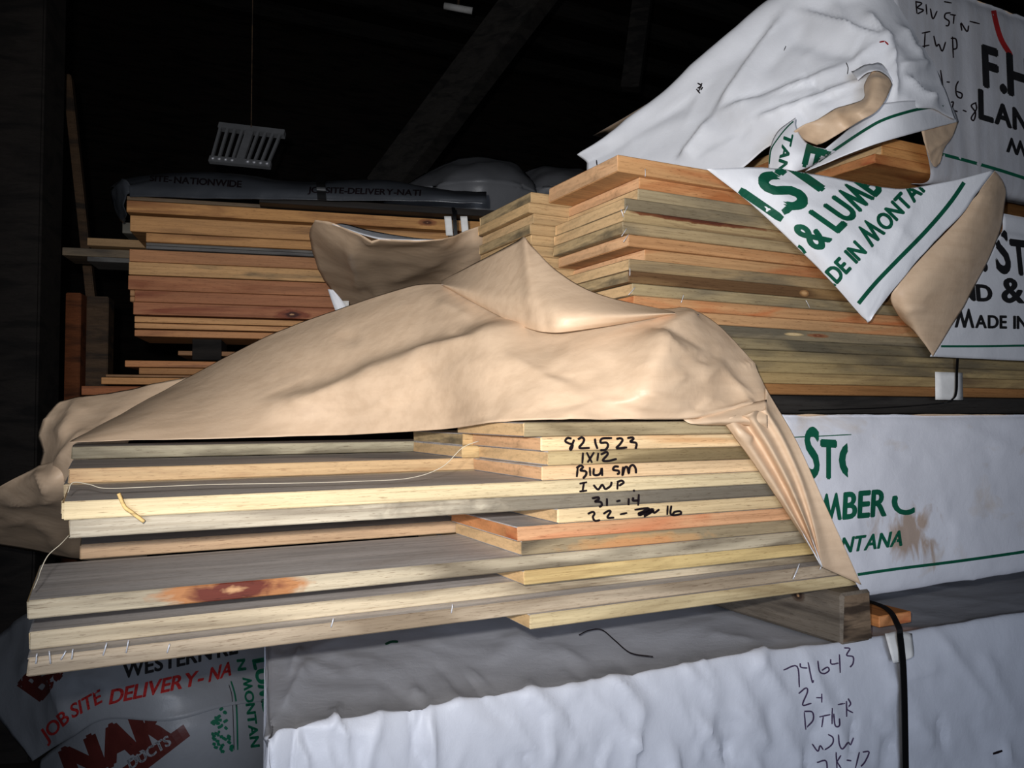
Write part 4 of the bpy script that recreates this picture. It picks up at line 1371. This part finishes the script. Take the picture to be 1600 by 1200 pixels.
def Q5(x, y):
    return .275 * x, 960 + .275 * y


Bu, Bl = [upper_s.bvh], [lower_s.bvh]
k5 = .275
print_text('B', Q5(235, 485), Q5(318, 385), (-130 * k5, -92 * k5), Bu, M_MAROON, upper_s.obj, bold=.06)
print_text('I', Q5(330, 370), Q5(350, 345), (-130 * k5, -92 * k5), Bu, M_MAROON, upper_s.obj, bold=.06)
print_text('WESTERN RE', Q5(700, 365), Q5(1350, 222), (0, -85 * k5), Bu, M_BLACKPRINT, upper_s.obj, bold=.03)
print_text('JOB', Q5(262, 728), Q5(400, 600), (-40 * k5, -62 * k5), Bu, M_RED, upper_s.obj, bold=.02)
print_text('SITE', Q5(412, 590), Q5(582, 498), (-14 * k5, -75 * k5), Bu, M_RED, upper_s.obj, bold=.02)
print_text('DELIVERY-', Q5(622, 510), Q5(1150, 395), (4, -82 * k5), Bu, M_RED, upper_s.obj, bold=.03)
print_text('NA', Q5(1185, 385), Q5(1312, 345), (4, -82 * k5), Bu, M_RED, upper_s.obj, bold=.03)
print_text('nar', Q5(420, 960), Q5(960, 690), (-70 * k5, -190 * k5), Bl, M_MAROON, lower_s.obj, bold=.08, small=1)
Vb, Fb = [], []
for i in range(13):
    for j in range(4):
        a = (600 + (1042 - 600) * i / 12, 940 + (625 - 940) * i / 12)
        b = (680 + (1080 - 680) * i / 12, 1000 + (690 - 1000) * i / 12)
        Vb.append(Q5(a[0] + (b[0] - a[0]) * j / 3, a[1] + (b[1] - a[1]) * j / 3))
for i in range(12):
    for j in range(3):
        Fb.append((i * 4 + j, i * 4 + j + 1, i * 4 + j + 5, i * 4 + j + 4))
press('printed_banner', Vb, Fb, lambda a, b: px(a, b, d=1.7), Bl, M_MAROON, lower_s.obj)
print_text('DUCTS', Q5(745, 880), Q5(975, 735), (-22 * k5, -50 * k5), Bl, M_G2, lower_s.obj, bold=.04, lift=.002)
print_text('MONTAN', Q5(1378, 362), Q5(1425, 755), (50 * k5, -6 * k5), [upper_s.bvh, lower_s.bvh], M_GREEN, upper_s.obj, bold=.04)
print_text('N', Q5(1345, 260), Q5(1352, 320), (46 * k5, -5 * k5), Bu, M_GREEN, upper_s.obj, bold=.04)
print_text('LUMBER', Q5(1435, 262), Q5(1530, 705), (80 * k5, -14 * k5), [upper_s.bvh, lower_s.bvh], M_GREEN, upper_s.obj, bold=.05)
strokes([[(1312, 380), (1335, 460), (1345, 560), (1350, 770)]], k5, (0, 960), 2.6, Bu + Bl, M_GREEN, upper_s.obj, 'printed_line')
strokes([[(1300, 400), (1318, 470), (1325, 620), (1330, 770)]], k5, (0, 960), 1.2, Bu + Bl, M_BLACKPRINT, upper_s.obj, 'printed_line')
# printed pine tree: leafy blobs
r5 = random.Random(3)
tr = []
for i in range(46):
    y = 540 + 250 * r5.random()
    x = 1240 + (y - 540) * .1 + r5.uniform(-55, 45)
    tr.append([(x, y), (x + r5.uniform(8, 26), y + r5.uniform(-16, 16))])
strokes(tr, k5, (0, 960), 5, Bl, M_GREEN, lower_s.obj, 'printed_tree')

# ------------------------------------------------------------------ dim stack of planks at the back left
RZ = math.radians(-12.2)
dB = 2.3


def back(u, v0, v1, base, st, amt, label, L=2.6, d=dB, w=.24, name='plank', cat='plank', knots=()):
    p = px(u, v1, d=d)
    h = (v1 - v0) / F * d
    return board(label, tuple(p), L, w, h, wood(base, st, amt, knots), END_GREY, rz=RZ, name=name, cat=cat, group='planks of the dim back rack' if cat == 'plank' else None, bev=.0012)


back(197.6, 312.5, 331, (204, 150, 92), (120, 84, 56), .5, 'top plank of the dim back stack, blotchy orange and grey', knots=((.85, .02, .03, .012, (80, 44, 28), (150, 96, 58)),))
back(203, 336, 361, (196, 146, 94), (120, 96, 70), .4, 'second plank of the dim back stack, wide tan edge')
back(228, 363.5, 377.3, (198, 146, 92), (130, 100, 70), .4, 'third plank of the dim back stack, narrower tan edge')
back(228, 378.8, 383, (110, 108, 104), (80, 80, 80), .5, 'upper of two grey planks in the dim back stack', d=2.31)
back(228, 383.4, 388.3, (104, 102, 100), (76, 76, 76), .5, 'lower of two grey planks in the dim back stack', d=2.31)
back(202, 389, 407.8, (186, 132, 90), (150, 106, 76), .35, 'pinkish orange plank right below the grey ones in the back stack', w=.24)
back(201, 408.5, 428.5, (206, 160, 108), (130, 120, 96), .45, 'greyish tan plank in the middle of the back stack')
back(200, 430, 452, (176, 118, 80), (146, 96, 66), .35, 'reddish plank below the greyish tan one in the back stack')
back(210, 453, 471, (170, 112, 76), (140, 86, 60), .35, 'plank with the short spacers at its left end in the back stack')
back(208, 471.5, 491, (174, 114, 78), (136, 80, 56), .35, 'reddish plank with a dark knot low in the back stack', knots=((.43, .012, .05, .016, (70, 30, 22), (140, 76, 50)),))
back(210, 494, 503, (214, 160, 106), (150, 110, 80), .35, 'upper of three thin boards at the bottom of the back stack')
back(210, 504.5, 512.5, (210, 156, 104), (150, 110, 80), .35, 'middle of three thin boards at the bottom of the back stack')
back(210, 515, 525, (206, 146, 96), (150, 110, 80), .35, 'lowest of three thin boards at the bottom of the back stack')
back(136, 371, 383, (170, 136, 96), (110, 100, 80), .4, 'tan board sticking out left of the back stack, uppermost of three', d=2.55, L=1.2, w=.15)
back(97, 386, 398.5, (130, 114, 92), (84, 80, 74), .55, 'grey board sticking out furthest left of the back stack', d=2.56, L=1.2, w=.15)
back(136, 400.5, 408, (100, 98, 94), (70, 70, 70), .5, 'dark board sticking out left of the back stack, lowest of three', d=2.56, L=1.2, w=.15)
back(191, 347, 364, (110, 106, 96), (80, 80, 76), .5, 'stubby grey board end left of the top planks in the back stack', d=2.58, L=1.0, w=.1)
back(195, 563, 573, (196, 134, 86), (140, 110, 86), .4, 'reddish plank with pale scuffs on the lower shelf of the back rack', d=2.3, L=2.0)
back(278, 548, 555, (150, 108, 72), (110, 90, 70), .4, 'short dark board lying on top of the lower shelf pile', d=2.36, L=1.2)
back(217, 574.5, 584.5, (190, 136, 84), (130, 100, 76), .4, 'tan plank under the scuffed reddish one on the lower shelf', d=2.32, L=2.0)
back(165, 585, 588.5, (160, 120, 84), (110, 90, 70), .4, 'thin lath sticking out left on the lower shelf', d=2.32, L=1.6)
back(158, 589.5, 600, (202, 146, 92), (150, 110, 80), .3, 'rounded tan plank near the bottom of the lower shelf', d=2.3, L=2.0)
sh = back(127, 603, 617, (170, 104, 64), (110, 80, 60), .35, 'reddish brown rack arm carrying the lower shelf planks', d=2.3, L=2.2, w=.26, name='rack_beam', cat='rack beam')
# spacers and small supports in the stack
for (u, v0, v1, lab) in ((300, 526, 562, 'hidden spacer block between the back stack and the lower shelf'), (500, 526, 552, 'second spacer block under the back stack')):
    p = px(u, v1, d=2.36)
    board(lab, tuple(p), .08, .18, (v1 - v0) / F * 2.36 - .006, M_BLACKWOOD, M_BLACKWOOD, rz=RZ, name='spacer_block', cat='spacer')
for (v0, v1, lab) in ((453, 462, 'upper of two tiny spacers at the left end of the back stack'), (463, 471, 'lower of two tiny spacers at the left end of the back stack')):
    p = px(203, v1, d=2.29)
    board(lab, tuple(p), .012, .1, (v1 - v0) / F * 2.29, wood((190, 140, 96)), END_TAN, rz=RZ, name='spacer', cat='spacer')
q = px(160, 617, d=2.3)
board('dark trestle beam on the ground carrying the back rack', (q.x + .1, q.y + .03, 0), 1.8, .2, q.z - .002, M_BLACKWOOD, M_BLACKWOOD, rz=RZ, name='trestle', cat='trestle')

# strap and cards on the back stack
for (u, v0, v1, lab) in ((710, 338, 368, 'black strap between two white cards on the top planks of the back stack'),):
    s = empty('strapping_band', px(u, 350, d=2.25), lab, 'strap')
    for du in (-16, 9):
        Sheet('card_corner', [[px(u + du + a + (b - v0) * .1, b, d=dB - .105 - (0.0)) for a in (0, 6, 11)] for b in (v0, (v0 + v1) / 2, v1)], [M_CARD], s, n=2, m=3, amp=.0005, thick=.001)
    band('band', [px(u - 2, v0 - 14, d=dB - .09), px(u, v0, d=dB - .112), px(u + 2, v1, d=dB - .112), px(u + 2, v1 + 12, d=dB - .10)], (1, -.2, 0), .010, .001, M_STRAP, s)
s = empty('strapping_band', px(538, 470, d=2.25), 'white card end of a strap low on the back stack beside the brown paper', 'strap')
Sheet('card_corner', [[px(527 + a, b, d=2.18) for a in (0, 8, 18)] for b in (470, 485, 500)], [M_CARD], s, n=2, m=3, amp=.0005, thick=.001)

# grey printed plastic over the back stack
pc = empty('plastic_cover', px(400, 290, d=2.3), 'grey printed plastic sheet lying over the top of the dim back stack', 'plastic cover')
M_PLA = cloth('grey_plastic', (58, 61, 66), .35, .5)
prow = [[(172, 297, 2.5), (192, 280, 2.5), (240, 273, 2.5), (310, 268, 2.5), (380, 274, 2.5), (470, 284, 2.5), (600, 282, 2.5), (700, 297, 2.5), (760, 300, 2.5)],
        [(176, 292, 2.36), (198, 282, 2.36), (240, 276, 2.36), (310, 272, 2.36), (380, 277, 2.36), (470, 287, 2.36), (600, 285, 2.36), (700, 300, 2.36), (760, 304, 2.36)],
        [(200, 290, 2.30), (215, 290, 2.30), (250, 290, 2.30), (310, 290, 2.30), (380, 292, 2.30), (470, 297, 2.30), (600, 301, 2.30), (700, 306, 2.30), (760, 308, 2.30)],
        [(203, 308, 2.29), (215, 308, 2.29), (250, 308, 2.29), (310, 310, 2.29), (380, 311, 2.29), (470, 312, 2.29), (600, 314, 2.29), (700, 316, 2.29), (760, 318, 2.29)]]
pl = Sheet('sheet', D3(prow), [M_PLA], pc, n=8, m=7, amp=.004, scale=9, seed=61, thick=.001)
B = [pl.bvh]
print_text('NATIONWIDE', (272, 286), (377, 293), (1, -10), B, M_INK, pl.obj, bold=.03, depth=2.2)
print_text('SITE-', (234, 283), (268, 285), (1, -9), B, M_INK, pl.obj, bold=.03, depth=2.2)
print_text('JOBSITE-DELIVERY-NATI', (481, 301), (657, 306), (1, -9), B, M_INK, pl.obj, bold=.03, depth=2.2)
Sheet('hanging_end', D3([[(192, 280, 2.32), (200, 283, 2.3), (210, 300, 2.3)], [(174, 295, 2.36), (185, 292, 2.32), (198, 305, 2.3)], [(176, 312, 2.4), (184, 322, 2.36), (196, 318, 2.31)], [(188, 345, 2.42), (194, 348, 2.4), (199, 335, 2.33)]]),
      [M_PLA], pc, n=5, m=6, amp=.008, scale=14, seed=62, thick=.001)
band('strap', [px(500, 272, d=2.42), px(501, 286, d=2.30), px(502, 300, d=2.285), px(503, 312, d=2.28)], (1, -.2, 0), .024, .002, M_STRAP, pc)
# dark plank right under the plastic
back(198, 306, 312, (110, 92, 72), (80, 74, 66), .4, 'thin dull board right under the printed plastic, short', L=.38, d=2.31)
back(405, 305, 316, (40, 36, 34), (28, 28, 28), .4, 'dark plank under the printed plastic, right of the thin dull board', L=1.6, d=2.34)

# wrapped humps further back
for (rows_, lab, sd) in (([[(610, 300, 3.3), (680, 262, 3.3), (740, 247, 3.3), (800, 255, 3.3), (830, 275, 3.3)], [(600, 330, 3.1), (670, 290, 3.05), (740, 275, 3.0), (800, 282, 3.05), (835, 300, 3.1)], [(600, 380, 3.1), (670, 380, 3.05), (740, 380, 3.0), (800, 380, 3.05), (840, 380, 3.1)]],
                          'dim rounded wrapped heap in the background, left of the white crumpled wrap', 71),
                         ([[(818, 270, 3.6), (850, 259, 3.6), (880, 262, 3.6), (930, 270, 3.6), (960, 290, 3.6)], [(815, 300, 3.4), (850, 285, 3.4), (890, 285, 3.4), (930, 290, 3.4), (960, 310, 3.4)], [(815, 380, 3.4), (850, 380, 3.4), (890, 380, 3.4), (930, 380, 3.4), (960, 380, 3.4)]],
                          'second dim wrapped heap in the background, nearest the white crumpled wrap', 72)):
    pts = D3(rows_)
    pts.append([Vector((p.x, p.y, .005)) for p in pts[-1]])
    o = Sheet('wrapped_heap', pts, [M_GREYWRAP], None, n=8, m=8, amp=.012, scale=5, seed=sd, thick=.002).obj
    tag(o, lab, 'wrapped heap')
